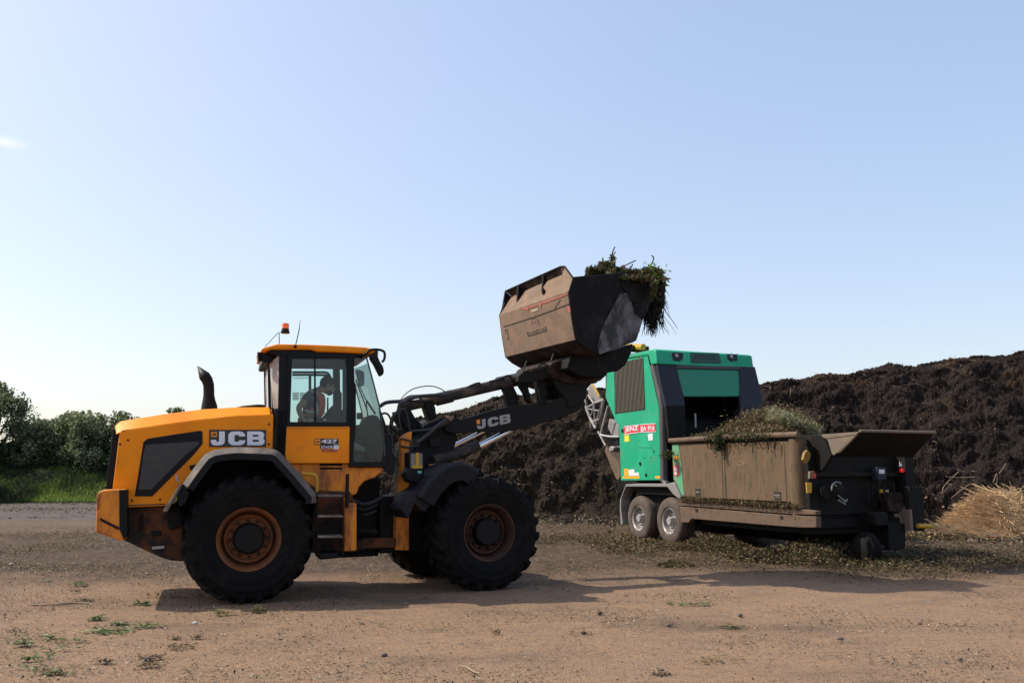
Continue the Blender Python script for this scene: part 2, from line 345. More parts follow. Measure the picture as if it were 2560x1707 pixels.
# ---- hood
side = [(281,1224),(299,1080)]+ZA([(560,1278),(800,1242),(1100,1200),(1600,1132),(2108,1120)])+[(683,1122),(640,1122),(520,1132),(470,1200),(414,1264),(317,1268),(282,1268)]
HW = .78
Ps = FR.US(side, HW)
ctop = ZA([(378,1240),(440,1188),(700,1145),(900,1113),(1310,1060),(1690,1036),(2060,1036),(2108,1110)])
hood = MB(); hood.prism(Ps, -nR*2*HW)
# bevelled top: crease line to top line, on both sides
crease = [(290,1086)]+ZA([(470,1290),(700,1258),(900,1228),(1310,1172),(1690,1131),(2060,1121),(2108,1120)])
top = [FR.U(p, HW-.20) for p in ctop]; cr = [FR.U(p, HW) for p in crease]
def mir(p): return p - nR*(2*(p-FR.O).dot(nR))
nT = len(top)
vs = cr+top+[mir(p) for p in top]+[mir(p) for p in cr]
fs = []
for i in range(nT-1):
    for row in range(3): fs.append([row*nT+i, row*nT+i+1, (row+1)*nT+i+1, (row+1)*nT+i])
    fs.append([3*nT+i, 3*nT+i+1, i+1, i])
fs += [[0, nT, 2*nT, 3*nT], [nT-1, 2*nT-1, 3*nT-1, 4*nT-1]]
hood.add(vs, fs)
hood_o = hood.build('hood', M['orange'], ldr, .018, bseg=3)
# rear grille
slab('rear_grille', FR, [(281,1071)]+ZA([(445,1308)])+[(281.5,1222),(265,1223.5),(268,1180)]+ZA([(335,1500)]), HW-.10, 2*HW-.2, M['grille'] if 'grille' in M else M['black'], bevel=.01)
# side window of hood
gw = slab('side_grille', FR, ZA([(690,1412),(735,1378),(1000,1335),(1310,1290),(1333,1300),(1335,1432)])+ZC([(940,130),(570,500),(415,498)])+[(344,1195)], HW+.012, .02, M['frame'], bevel=.006)
bb = MB(); bb.prism(FR.US(ZC([(450,440),(560,440),(870,130),(985,40),(985,10),(520,40),(500,90)]), HW+.016), -nR*.01)
mesh_m = mat('grille_mesh', (.022, .018, .017), .5, dust=(.09, .07, .04), amt=.36, scale=9, spec=.6)
bb.build('mesh_panel', mesh_m, gw)
for nm, q_ in (('panel_gap', [(281,1221),(284,1264),(286,1264),(284,1221)]), ('panel_gap', [(317,1262),(412,1258),(412,1261),(317,1265)])):
    b = MB(); b.prism(FR.US(q_, HW+.001), -nR*.004); b.build(nm, M['decalblack'], hood_o)
for u_, v_ in ((330,1250),(400,1248),(300,1110),(672,1060),(672,1110),(320,1100)):
    b = MB(); b.lathe([(.014, 0), (.014, .006), (.008, .010), (0, .010)], FR.U((u_, v_), HW), nR, 8); b.build('bolt', M['armblack'], hood_o)
# JCB plate and letters
slab('nameplate', FR, ZA([(1407,1280),(2026,1280),(2026,1466),(1405,1466)]), HW+.010, .014, M['decalblack'], bevel=0)
b = MB(); place(curve_polys(jcb_splines(), .05), [FR.U(p, HW+.012) for p in ZA([(1425,1450),(2010,1448),(1425,1298)])], .006, nR, b)
b.build('lettering', M['white'], ldr)
b = MB(); b.prism(FR.US(ZA([(1428,1303),(1492,1303),(1492,1358),(1428,1358)]), HW+.022), -nR*.006); lg = b.build('logo', M['logoorange'], ldr)
b = MB(); place(curve_polys(jcb_splines(), .05), [FR.U(p, HW+.023) for p in ZA([(1440,1342),(1480,1342),(1440,1318)])], .003, nR, b); b.build('small_lettering', M['decalblack'], lg)
# counterweight + rear chassis
cw = slab('counterweight', FR, ZC([(78,480),(100,458),(135,443),(200,438),(345,437),(345,640),(335,880),(305,898),(68,820)]), .98, 1.96, M['orange_dirty'], bevel=.03, bseg=3)
b = MB(); b.prism(FR.US(ZC([(278,442),(347,440),(347,860),(318,884),(280,790)]), 1.0), -nR*2.0); b.build('rear_corner_guard', M['armblack'], cw)
b = MB(); b.prism(FR.US(ZC([(108,690),(275,775),(275,800),(108,715)]), .995), -nR*.02); b.build('scrape', M['armblack'], cw)
b = MB(); b.prism(FR.US(ZC([(80,520),(100,505),(98,610),(79,625)]), .99), -nR*.1); b.build('tail_lamp', mat('dull_amber', (.25, .06, .01), .4), cw)
slab('rear_chassis', FR, ZC([(300,600),(700,585),(860,640),(900,1070),(820,1078),(730,1070),(640,1040),(520,985),(350,905),(300,885)]), .70, 1.4, M['orange_filthy'], bevel=.02)
b = MB()
for q in ([(460,660),(490,660),(490,800),(460,800)], [(560,810),(650,810),(650,850),(560,850)], [(700,600),(800,540),(850,760),(720,800)]): b.prism(FR.US(ZC(q), .76), -nR*.1)
b.build('step_bracket', M['darkmech'], ldr, .008)
b = MB(); b.prism(FR.US(ZC([(570,948),(680,938),(680,962),(570,972)]), .72), -nR*.03); b.build('plate', M['steel'], ldr)
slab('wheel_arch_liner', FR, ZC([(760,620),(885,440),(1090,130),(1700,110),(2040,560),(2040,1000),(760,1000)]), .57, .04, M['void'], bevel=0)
# ---- rear fender (swept arch)
def fender(name, frame, uvs, w_out, w_in, lip, m, cham=.07):
    P = frame.US(uvs, w_out); n = len(P); cen = sum(P, Vector())/n; cen.z = min(p.z for p in P)-.2
    rows = []
    for i in range(n):
        t = (P[min(i+1, n-1)]-P[max(i-1, 0)]).normalized(); nn = t.cross(frame.n).normalized()
        if nn.dot(P[i]-cen) < 0: nn = -nn
        rows.append([P[i]-frame.n*(w_out-w_in), P[i]-frame.n*cham, P[i]-nn*cham*.9, P[i]-nn*(lip), P[i]-nn*(lip)-frame.n*.03, P[i]-nn*(cham)-frame.n*.05, P[i]-nn*.035-frame.n*(cham+.02), P[i]-nn*.035-frame.n*(w_out-w_in)])
    k = len(rows[0]); b = MB()
    b.add([p for r_ in rows for p in r_], [[i*k+j, i*k+(j+1) % k, (i+1)*k+(j+1) % k, (i+1)*k+j] for i in range(n-1) for j in range(k)]+[list(range(k)), list(range((n-1)*k, n*k))])
    for i in range(n-1):
        for j in range(k): b.m[i*k+j] = 0 if j < 2 else 1  # top and chamfer dusty, lightened as if sunlit; shaded lip painted black
    return b.build(name, [m, M['black']], ldr, .006)
fender('rear_fender', FR, ZC([(840,392),(940,250),(1010,160),(1045,122),(1120,86),(1240,68),(1330,60),(1480,66),(1630,72),(1680,86),(1720,112),(1880,285),(2040,478),(2042,560)]), 1.30, .60, .16, M['fender'], .085)
slab('rear_mudflap', FR, ZC([(800,392),(845,400),(905,470),(870,560),(820,600),(790,540)]), 1.22, .6, M['black'], bevel=.01)
slab('mudflap_strip', FR, ZC([(818,392),(838,405),(700,640),(665,632)]), 1.30, .55, M['fender'], bevel=.008)
b = MB(); b.prism(FR.US(ZC([(900,225),(960,215),(975,235),(940,275),(905,262)]), .98), -nR*.08); b.build('side_lamp', M['black'], ldr, .01)
b = MB(); b.tube(catmull(FR.US(ZC([(790,305),(793,350),(815,372)]), 1.1), 4), .012, 6); b.build('latch', M['steel'], ldr)
# ---- exhaust
ex = FR.US(ZA([(1408,1062),(1408,1020),(1404,960),(1403,905),(1403,850),(1400,790),(1384,738),(1352,692)]), -.15)
sc_m = 13.1/2250/4.3556*2250/2250
pm = (FR.U((550,1000), -.15)-FR.U((551,1000), -.15)).length/4.3556
b = MB(); b.tube(ex, [92*pm, 86*pm, 70*pm, 60*pm, 60*pm, 60*pm, 62*pm, 63*pm], 20)
b2 = b.build('exhaust_stack', M['black'], ldr)
# slice-cut tip
tip = MB(); c0 = ex[-1]; tpt = FR.U(ZA([(1275,580)])[0], -.15); ring = []
ringv = b.v[-20:]; tip.add(list(ringv)+[tpt], [[k, (k+1) % 20, 20] for k in range(20)]); tip.build('exhaust_tip', M['black'], ldr)
b = MB(); b.prism(FR.US(ZA([(1680,1040),(1780,1018),(1930,1004),(2005,1006),(2030,1045)]), .3), -nR*.9); b.build('intake_cover', M['fenderf'], ldr, .02)
# ---- cab
CWD = .80
cab_src = {}
# roof
rt = ZB([(52,408),(90,384),(232,346),(500,350),(800,360),(1000,370),(1190,381),(1290,404),(1300,440),(1250,456),(960,440),(660,430),(600,409),(170,405),(110,425)])
slab('cab_roof', FR, rt, CWD+.06, 2*CWD+.12, M['orange'], bevel=.03, bseg=3)
slab('roof_gutter', FR, ZB([(110,412),(170,408),(600,412),(660,432),(960,442),(1200,456),(1195,480),(1060,490),(335,474),(250,474),(130,440)]), CWD+.01, 2*CWD+.02, M['frame'], bevel=.008)
slab('rear_roof_pod', FR, ZB([(58,410),(172,400),(260,430),(256,478),(165,548),(75,552),(68,520),(78,470)]), .62, 1.24, M['frame'], bevel=.02)
def worklamp(c, dirv, r_, parent=ldr, m=M['lamp']):
    b = MB(); b.lathe([(.0, -.05), (r_*.7, -.05), (r_, -.01), (r_, .03), (0, .03)], c, dirv, 16); o = b.build('work_lamp', M['black'], parent)
    b = MB(); b.lathe([(0, .031), (r_*.88, .031), (r_*.8, .045), (0, .05)], c, dirv, 16); b.build('lens', m, o)
worklamp(FR.U(ZB([(42,488)])[0], .55), -d1+Vector((0, 0, -.15)), .07)
worklamp(FR.U(ZB([(108,525)])[0], .40), -d1+Vector((0, 0, -.15)), .06)
worklamp(FR.U(ZB([(1290,462)])[0], .70), d1+Vector((0, 0, -.1)), .075)
# pillars, each through both sides
def both(name, uvs, th=.07, m=M['frame'], w=CWD, bevel=.008):
    pts = FR.US(uvs, w); o = MB(); o.prism(pts, -nR*th); o.build(name, m, ldr, bevel); o = MB(); o.prism([p-nR*(2*w-th) for p in pts], -nR*th); return o.build(name, m, ldr, bevel)
both('rear_pillar', ZB([(252,440),(345,470),(345,600),(335,1240),(320,1560),(215,1560),(240,1050)]), .12)
both('lower_pillar', ZA([(2118,1060),(2255,1060),(2240,1640),(2090,1640),(2100,1500),(2128,1130)]), .10)
fr_o = slab('door', FR, ZB([(335,1240),(1015,1238),(1022,1260)])+ZD([(475,60),(475,205)])+[(714,1158),(714,1140)]+ZB([(318,1560),(330,1350)]), CWD+.02, .07, M['orange'], bevel=.015)
# door window frame (ring)
def ring_prism(b, outer, inner, vec):
    n = len(outer); vs = outer+inner; vec = Vector(vec)
    b.add(vs+[p+vec for p in vs], [[i, (i+1) % n, n+(i+1) % n, n+i] for i in range(n)]+[[2*n+i, 3*n+i, 3*n+(i+1) % n, 2*n+(i+1) % n] for i in range(n)]
          + [[i, 2*n+i, 2*n+(i+1) % n, (i+1) % n] for i in range(n)]+[[n+i, n+(i+1) % n, 3*n+(i+1) % n, 3*n+i] for i in range(n)])
b = MB(); ring_prism(b, FR.US(ZB([(342,470),(1062,484),(1030,1246),(335,1246)]), CWD+.025), FR.US(ZB([(395,505),(985,505),(990,1200),(372,1195)]), CWD+.025), -nR*.06)
dfr = b.build('window_frame', M['frame'], fr_o, .006)
both('door_pillar', ZB([(985,480),(1066,486),(1072,760),(1090,790),(1090,1240),(1060,1290),(1020,1300),(1020,1240),(990,1200)]), .09)
b = MB(); b.prism(FR.US(ZB([(632,505),(650,505),(655,1200),(634,1200)]), CWD+.012), -nR*.02); b.build('window_bar', M['frame'], fr_o)
b = MB(); b.quad(FR.US(ZB([(390,500),(990,500),(995,1205),(368,1200)]), CWD-.01)); b.build('window_pane', M['glass'], fr_o, smooth=False)
b = MB(); b.quad([p for p in FR.US(ZB([(390,500),(990,500),(995,1205),(368,1200)]), CWD-.01)]); b.v = [mir(p) for p in b.v]; b.build('far_window_pane', M['glass'], ldr, smooth=False)
# front quarter glass, windscreen
q = [(1070,500),(1200,492),(1262,720),(1340,1020),(1385,1330),(1400,1560)]
qs = ZB(q)+ZD([(800,200),(500,200)])+ZB([(1050,1560),(1088,1240),(1088,800)])
b = MB(); b.quad(FR.US(qs, CWD-.01)); b.build('quarter_glass', M['glass'], ldr, smooth=False)
b = MB(); b.quad([mir(p) for p in FR.US(qs, CWD-.01)]); b.build('far_quarter_glass', M['glass'], ldr, smooth=False)
# curved windscreen bulging forward between the front pillars
front = ZB([(1200,492),(1262,720),(1340,1020),(1385,1330),(1400,1520)])
b = MB(); rows = []
for p in front:
    a = FR.U(p, CWD-.02); c_ = mir(a); row = []
    for k in range(9):
        t = k/8; row.append(a.lerp(c_, t)+d1*(.12*math.sin(math.pi*t)))
    rows += row
b.add(rows, [[i*9+k, i*9+k+1, (i+1)*9+k+1, (i+1)*9+k] for i in range(4) for k in range(8)]); b.build('windscreen', M['glass'], ldr)
M['ptrim'] = mat('pillar_trim', (.03, .045, .045), .4)
for sgn in (1, -1):
    P = [FR.U(p, CWD) for p in ZB([(1203,492),(1265,720),(1343,1020),(1388,1330),(1402,1560)])]
    if sgn < 0: P = [mir(p) for p in P]
    b = MB(); b.tube(P, .012, 6); b.build('front_pillar', M['ptrim'], ldr)
slab('front_lower_panel', FR, ZB([(1352,1050),(1400,1180),(1440,1300),(1470,1420),(1480,1560)])+ZD([(890,150),(880,300),(840,310),(785,250),(785,140),(830,0)])+ZB([(1395,1560),(1385,1330)]), CWD-.02, .12, M['frame'], bevel=.01)
b = MB(); b.prism(FR.US(ZD([(472,0),(472,240),(795,240),(840,0),(803,0),(762,190),(515,195),(512,0)]), CWD+.005), -nR*.07); b.build('lower_window_frame', M['frame'], ldr, .006)
both('lower_door_post', ZB([(1020,1290),(1075,1275),(1055,1560)])+ZD([(505,230),(474,230)])+ZB([(1020,1560)]), .06)
# back corner dusty glass (canted panel)
wA, wB = CWD-.02, .52
b = MB(); b.quad([FR.U(p, wA) for p in ZB([(256,470),(243,1048)])]+[FR.U(p, wB) for p in ZB([(178,1050),(133,970),(140,560)])]); b.build('rear_corner_glass', M['glassdirty'], ldr, smooth=False)
bl, tl = FR.U(ZB([(150,1050)])[0], wB), FR.U(ZB([(140,560)])[0], wB)
b = MB(); b.quad([bl, tl, mir(tl), mir(bl)]); b.build('rear_glass', M['glassdirty'], ldr, smooth=False)
b = MB()
for p, q_ in ((bl, tl), (mir(bl), mir(tl))): b = MB(); b.tube([p, q_], .02, 6); b.build('rear_window_post', M['frame'], ldr)
b = MB(); b.tube([tl, mir(tl)], .02, 6); b.build('rear_window_frame', M['frame'], ldr); b = MB(); b.tube([bl, mir(bl)], .03, 6); b.build('rear_window_frame', M['frame'], ldr)
# cab floor & inner wall
zfl = FR.U((790, 1150), CWD).z
sA = (FR.U((700, 1100), CWD)-FR.O).dot(d1); sB = (FR.U((905, 1100), CWD)-FR.O).dot(d1)
def fbox(name, frame, s0, s1, w0, w1, z0, z1, m, parent=ldr, bevel=.01):
    b = MB(); b.box(frame.P((s0+s1)/2, (w0+w1)/2, (z0+z1)/2), frame.d*(s1-s0), frame.n*(w1-w0), Vector((0, 0, z1-z0))); return b.build(name, m, parent, bevel)
fbox('cab_floor', FR, sA, sB+.05, -CWD+.08, CWD-.08, zfl-.25, zfl+.05, M['frame'])
zs = FR.U((790, 1065), CWD).z
fbox('far_cab_wall', FR, sA, sA+1.05, -CWD, -CWD+.06, zfl, zs-.02, M['frame'])
fbox('back_cab_wall', FR, sA-.25, sA-.1, -.6, .6, zfl, zs-.05, M['frame'])
# seat
t = MB(); t.box(FR.P(sA+.30, 0, zs-.22), d1*.45, nR*.5, Vector((0, 0, .14))); t.box(FR.P(sA+.08, 0, zs+.02), d1*.12+Vector((0, 0, .0)), nR*.48, Vector((0, 0, .6))-d1*.12)
t.box(FR.P(sA+.30, 0, zs-.45), d1*.3, nR*.3, Vector((0, 0, .35)))
t.build('seat', M['frame'], ldr, .04)
# console, steering column, screen
t = MB(); t.prism(FR.US(ZQ([(1060,1120),(1150,1010),(1230,940),(1420,915),(1500,990),(1580,1090),(1580,1400),(1050,1420)]), .05), -nR*.3); t.build('dash_console', M['frame'], ldr, .02)
t = MB(); c_ = FR.U(ZQ([(1010,1190)])[0], .1); ax = (-d1*.8+Vector((0, 0, .6))).normalized()
yy = ax.cross(nR).normalized(); ringp = [c_+(nR*math.cos(a)+yy*math.sin(a))*.19 for a in [2*math.pi*k/24 for k in range(25)]]
t.tube(ringp, .014, 6, False); t.tube([c_, c_-ax*.35], .03, 8); t.build('steering_wheel', M['black'], ldr)
t = MB()
for q in ([(1390,1260),(1520,1260)],): pass
t.tube(FR.US(ZQ([(40,60),(560,60)]), -.6), .004, 4); t.build('heater_line', M['frame'], ldr)
# far-side frame bars and handrail seen through the glass
t = MB()
for q, rr in (([(395,655),(500,655),(640,656),(760,658),(800,690),(815,740)], .020), ([(395,684),(600,684),(740,686),(780,700),(795,750)], .020), ([(588,690),(588,860)], .022)):
    P = [FR.U(p, -.70) for p in ZB(q)]; t.tube(catmull(P, 4), rr, 6)
t.build('grab_rail', M['frame'], ldr)
t = MB(); t.prism(FR.US(ZB([(850,600),(912,640),(912,1080),(850,1080)]), -.74), -nR*.05); t.prism(FR.US(ZB([(945,600),(1010,600),(1010,1200),(945,1200)]), -.74), -nR*.05)
t.prism(FR.US(ZB([(395,500),(1000,500),(1000,620),(395,615)]), -.70), -nR*.04); t.prism(FR.US(ZB([(775,930),(790,930),(790,1085),(772,1085)]), -.7), -nR*.03)
t.build('far_pillar', mat('inner_trim', (.025, .03, .035), .6), ldr)
t = MB()
for k in range(5):
    for x0, x1 in ((400,468),(478,530)):
        y = 878+k*17; t.prism(FR.US(ZB([(x0,y),(x1,y),(x1,y+9),(x0,y+9)]), -.79), -nR*.02)
t.build('louvre_vent', M['frame'], ldr)
# roof lining
fbox('roof_lining', FR, sA-.1, sB+.0, -.72, .72, FR.U(ZB([(800,470)])[0], CWD).z-.03, FR.U(ZB([(800,440)])[0], CWD).z, M['frame'])
# inner mirror, wiper, monitor
slab('front_mirror', FR, ZB([(1085,640),(1100,620),(1165,640),(1182,660),(1180,790),(1150,812),(1120,805)]), -.55, .04, M['steel'], bevel=.02)
t = MB(); t.tube(FR.US(ZB([(1085,735),(1140,880),(1205,1050),(1222,1140)]), .3), .010, 6); t.tube(FR.US(ZB([(1125,800),(1200,960),(1215,1130)]), .3), .008, 6); t.tube(FR.US(ZB([(1205,965),(1300,1110)]), .35), .016, 6); t.build('wiper', M['frame'], ldr)
slab('monitor', FR, ZB([(1098,1095),(1158,1095),(1158,1165),(1098,1165)]), .0, .04, M['frame'])
slab('dash_bulk', FR, ZB([(1180,1230),(1215,1130),(1270,1115),(1330,1130),(1385,1240),(1395,1560)])+ZD([(790,180),(640,180),(600,100),(510,180),(510,20)])+ZB([(1090,1290),(1095,1220)]), .25, .6, M['darkmech'], bevel=.03)
slab('floor_mat_bag', FR, ZM([(1400,500),(1600,600),(1700,640),(1720,780),(1520,760),(1400,720)]), .5, .15, mat('pale_dusty_floor', (.22, .21, .2), .9), bevel=.02)
# beacon, antenna, mirror arm
t = MB(); bz = FR.U(ZB([(318,232)])[0], .1); pmB = (FR.U((700,900), .1)-FR.U((701,900), .1)).length/4.3556
t.lathe([(0, 0), (48*pmB, 0), (50*pmB, 22*pmB), (42*pmB, 26*pmB), (40*pmB, 52*pmB), (0, 52*pmB)], bz, Vector((0, 0, 1)), 24); bo = t.build('beacon', M['black'], ldr)
t = MB(); t.lathe([(39*pmB, 52*pmB), (39*pmB, 100*pmB), (36*pmB, 112*pmB), (0, 116*pmB)], bz, Vector((0, 0, 1)), 24); t.build('dome', M['amber'], bo)
t = MB(); t.tube(FR.US(ZB([(253,350),(252,222),(300,222)]), .1), 5*pmB, 6); t.tube(FR.US(ZB([(95,385),(170,300),(240,225)]), .1), 4*pmB, 6); t.build('beacon_bracket', M['black'], ldr)
t = MB(); t.tube(catmull(FR.US(ZB([(426,378),(448,290),(470,190),(482,88)]), .5), 4), [.007]*9+[.005, .004, .004, .003], 6); t.lathe([(.02, -.02), (.025, .0), (.01, .03)], FR.U(ZB([(426,372)])[0], CWD+.07), nR, 10); t.build('antenna', M['black'], ldr)
t = MB(); t.tube(catmull(FR.US(ZB([(1165,472),(1200,455),(1240,415),(1320,408),(1385,425),(1402,460),(1395,515),(1372,545)]), CWD+.12), 5), .018, 8); t.build('mirror_arm', M['black'], ldr)
slab('side_mirror', FR, ZB([(1250,462),(1270,450),(1320,460),(1352,540),(1385,590),(1396,640),(1388,678),(1368,692),(1340,640),(1300,560),(1262,505)]), CWD+.16, .22, M['black'], bevel=.02)
b = MB(); b.prism(FR.US(ZB([(335,1262),(1012,1262),(1012,1266),(335,1266)]), CWD+.021), -nR*.004); b.build('door_seam', M['decalblack'], fr_o)
# labels on the door
b = MB(); b.prism(FR.US(ZM([(290,405),(965,405),(965,580),(290,580)]), CWD+.026), -nR*.006); b.prism(FR.US(ZM([(455,582),(965,582),(965,690),(455,690)]), CWD+.026), -nR*.006); lb = b.build('model_label', M['decalblack'], fr_o)
b = MB(); b.prism(FR.US(ZM([(308,422),(455,422),(455,562),(308,562)]), CWD+.030), -nR*.005); b.build('label_logo', M['logoorange'], fr_o)
b = MB(); place(text_polys('427', .035), [FR.U(p, CWD+.028) for p in ZM([(480,535),(935,535),(480,425)])], .004, nR, b)
place(text_polys('STAGE', .02), [FR.U(p, CWD+.028) for p in ZM([(480,675),(800,675),(480,605)])], .004, nR, b)
b.prism(FR.US(ZM([(845,552),(925,552),(915,566),(845,566)]), CWD+.031), -nR*.004)
b.prism(FR.US(ZM([(825,592),(975,592),(975,700),(825,700)]), CWD+.031), -nR*.004)
place(text_polys('V', .02), [FR.U(p, CWD+.028) for p in ZM([(700,440),(701,440),(700,441)])], .001, nR, b)
b.build('label_text', M['white'], fr_o)
b = MB(); place(text_polys('ECOMAX', .03), [FR.U(p, CWD+.028) for p in ZM([(485,768),(930,768),(500,715)])], .004, nR, b); b.build('engine_label', mat('purple_red_print', (.22, .03, .12), .5), fr_o)
b = MB(); place(curve_polys(jcb_splines(), .05), [FR.U(p, CWD+.031) for p in ZM([(335,512),(430,512),(335,470)])], .002, nR, b); b.build('label_lettering', M['decalblack'], fr_o)
# ---- under-cab body
ub = slab('under_cab_body', FR, ZD([(-60,205),(475,205),(475,240),(785,238),(760,290),(700,332),(610,365),(560,420),(540,480),(480,500),(440,470),(200,455),(20,330)]), CWD-.05, 1.5, M['orange_dirty'], bevel=.02)
b = MB(); b.prism(FR.US(ZM([(440,1100),(1075,1100),(1075,1160),(440,1160)]), CWD-.045), -nR*.02); b.prism(FR.US(ZM([(440,1210),(1075,1210),(1075,1262),(440,1262)]), CWD-.045), -nR*.02); b.build('vent_slot', M['void'], ub)
slab('fuel_tank_side', FR, ZD([(200,455),(480,455),(540,560),(540,985),(430,992),(130,1005),(140,700)]), .80, 1.6, M['orange_filthy'], bevel=.02)
slab('step_post', FR, ZD([(470,560),(540,560),(540,985),(430,990),(430,520),(475,500)]), .99, .16, M['orange_dirty'], bevel=.015)
slab('underbelly_box', FR, ZD([(185,1000),(385,1000),(375,1050),(210,1066)]), 1.1, .5, M['black'], bevel=.02)
st = MB()
for x in (190, 415): st.prism(FR.US(ZD([(x-10,470),(x+8,470),(x+8,1030),(x-8,1030)]), 1.16), -nR*.05)
ss = st.build('ladder', M['darkmech'], ldr, .005)
for y in (498, 680, 862):
    b = MB(); b.prism(FR.US(ZD([(195,y-12),(420,y-12),(420,y+8),(195,y+8)]), 1.24), -nR*.28); b.build('tread', M['steelstep'] if 'steelstep' in M else M['fender'], ss, .005)
b = MB(); b.tube(catmull(FR.US(ZD([(50,300),(150,305),(185,340),(185,460)]), 1.0), 4), .022, 8); b.build('filler_pipe', M['yellow'], ldr)
b = MB(); b.tube(FR.US(ZD([(458,300),(452,600)]), 1.05), .025, 8); b.build('grab_handle', M['black'], ldr)
# ---- articulation joint, linkages
slab('link_beam', FR, ZD([(530,885),(640,870),(900,870),(900,955),(640,965),(530,990)]), .45, .9, M['orange_filthy'], bevel=.015)
b = MB()
b.tube([FR.P(1.1, .3, .72), FR.P(1.9, .3, .78)], .05, 10); b.tube(FR.US(ZD([(535,812),(620,815),(720,812)]), .55), .04, 10)
b.build('steering_cylinder', M['darkmech'], ldr)
b = MB()
for i, (y0, y1, rr) in enumerate(((540,560,.035),(590,600,.03),(640,650,.03),(690,670,.035),(730,720,.03))):
    P = FR.US(ZD([(520,y0),(600,(y0+y1)/2+20),(690,y1-10),(780,y1-60)]), .35-.06*i); b = MB(); b.tube(catmull(P, 5), rr, 8); b.build('articulation_hose', M['hose'], ldr)
fbox('joint_block', FR, 1.05, 1.5, -.3, .3, .45, 1.25, M['darkmech'])
fbox('joint_column', FF, -.12, .25, -.26, .26, .45, 1.55, M['darkmech'])
# ---- front frame
slab('front_frame_post', FF, ZE([(245,760),(300,720),(355,690),(350,780),(325,860),(320,1060),(330,1333)])+ZD([(1010,520),(1010,980),(885,980),(885,520),(905,480),(930,300)])+ZE([(245,860)]), .52, .10, M['orange_dirty'], bevel=.012)
slab('front_frame_post_far', FF, ZE([(245,760),(300,720),(355,690),(350,780),(325,860),(320,1060),(330,1333)])+ZD([(1010,520),(1010,980),(885,980),(885,520),(905,480),(930,300)])+ZE([(245,860)]), -.42, .10, M['orange_dirty'], bevel=.012)
fbox('front_chassis', FF, .2, 2.1, -.42, .42, .50, 1.30, M['darkmech'], bevel=.03)
slab('front_tower', FF, ZE([(355,900),(470,640),(640,560),(760,620),(800,760),(760,900),(620,960),(600,1080),(480,1333),(355,1333)]), .40, .80, M['darkmech'], bevel=.02)
b = MB(); b.prism(FF.US(ZE([(540,850),(640,830),(640,760),(520,770)]), .48), -nF*.03); b.prism(FF.US(ZE([(520,1020),(620,1000),(530,1060)]), .55), -nF*.03); b.build('cover_plate', M['armblack'], ldr)
slab('bracket', FF, ZO([(910,790),(1210,750),(1000,900),(930,890)]), .60, .05, M['orange_dirty'])
# headlamp
hl = slab('headlamp_housing', FF, ZE([(325,900),(465,900),(475,1060),(470,1180),(420,1210),(320,1190),(290,1110),(330,1060)]), .92, .22, M['black'], bevel=.02)
b = MB(); b.prism(FF.US(ZE([(342,915),(455,915),(455,1055),(342,1055)]), .93), -nF*.01); b.build('lens', mat('cloudy_lens', (.16, .13, .11), .25, dust=(.3, .2, .12), amt=.4, scale=12), hl)
b = MB(); b.prism(FF.US(ZO([(588,505),(665,505),(665,805),(745,815),(745,880),(505,890),(505,815),(588,805)]), .937), -nF*.006); b.build('orange_bracket', M['yellow'], hl)
b = MB(); b.prism(FF.US(ZO([(630,945),(730,945),(725,1010),(635,1010)]), .925), -nF*.006); b.build('reflector', mat('teal_reflector', (.1, .4, .38), .4), hl)
# front fender
fender('front_fender', FF, ZE([(420,1333),(500,1200),(600,1095),(690,1030),(790,1000),(880,998),(950,1030),(1020,1075)]), 1.25, .62, .26, M['fenderf'], .05)
slab('front_mudflap', FF, ZD([(940,620),(1020,480),(1130,420),(1210,560),(1150,640),(1110,620),(1060,560),(1000,700)]), 1.15, .55, M['fenderf'], bevel=.012)
# ---- lift arms
def arm(w0):
    b = MB(); b.prism(FF.US(ZE([(700,600),(780,560),(830,585),(1060,510),(1300,452),(1420,437),(1620,430),(1750,410),(1900,300),(2010,330),(2060,440),(1960,510),(1820,560),(1700,592),(1500,650),(1350,690),(1200,712),(1060,700),(760,720),(700,700)]), w0), -nF*.09); return b.build('lift_arm', M['armblack'], ldr, .012)
arm(.52); arm(-.40)
b = MB(); b.tube([FF.U(ZE([(1560,520)])[0], .5), FF.U(ZE([(1560,520)])[0], .5)-nF*.98], .13, 14); b.build('cross_tube', M['armblack'], ldr)
b = MB(); place(curve_polys(jcb_splines(), .05), [FF.U(p, .522) for p in ZE([(990,680),(1320,612),(985,590)])], .006, nF, b); b.build('arm_lettering', mat('grey_print', (.30, .29, .28), .6), ldr)
b = MB(); b.prism(FF.US(ZE([(985,588),(1018,582),(1020,622),(988,628)]), .53), -nF*.006); b.build('arm_logo', M['logoorange'], ldr)
# ram rods and barrels
def ram(w0, rod, barrel, rr, rb):
    b = MB(); b.tube(FF.US(ZE(barrel), w0), rb, 16); o = b.build('lift_ram', M['armtop'], ldr)
    b = MB(); b.tube(FF.US(ZE(rod), w0), rr, 16); b.build('rod', M['chrome'], o)
ram(.42, [(1000,848),(1320,684)], [(560,985),(700,950),(850,905),(1000,838)], .045, .082)
ram(-.50, [(735,852),(1100,672)], [(520,955),(740,850)], .035, .07)
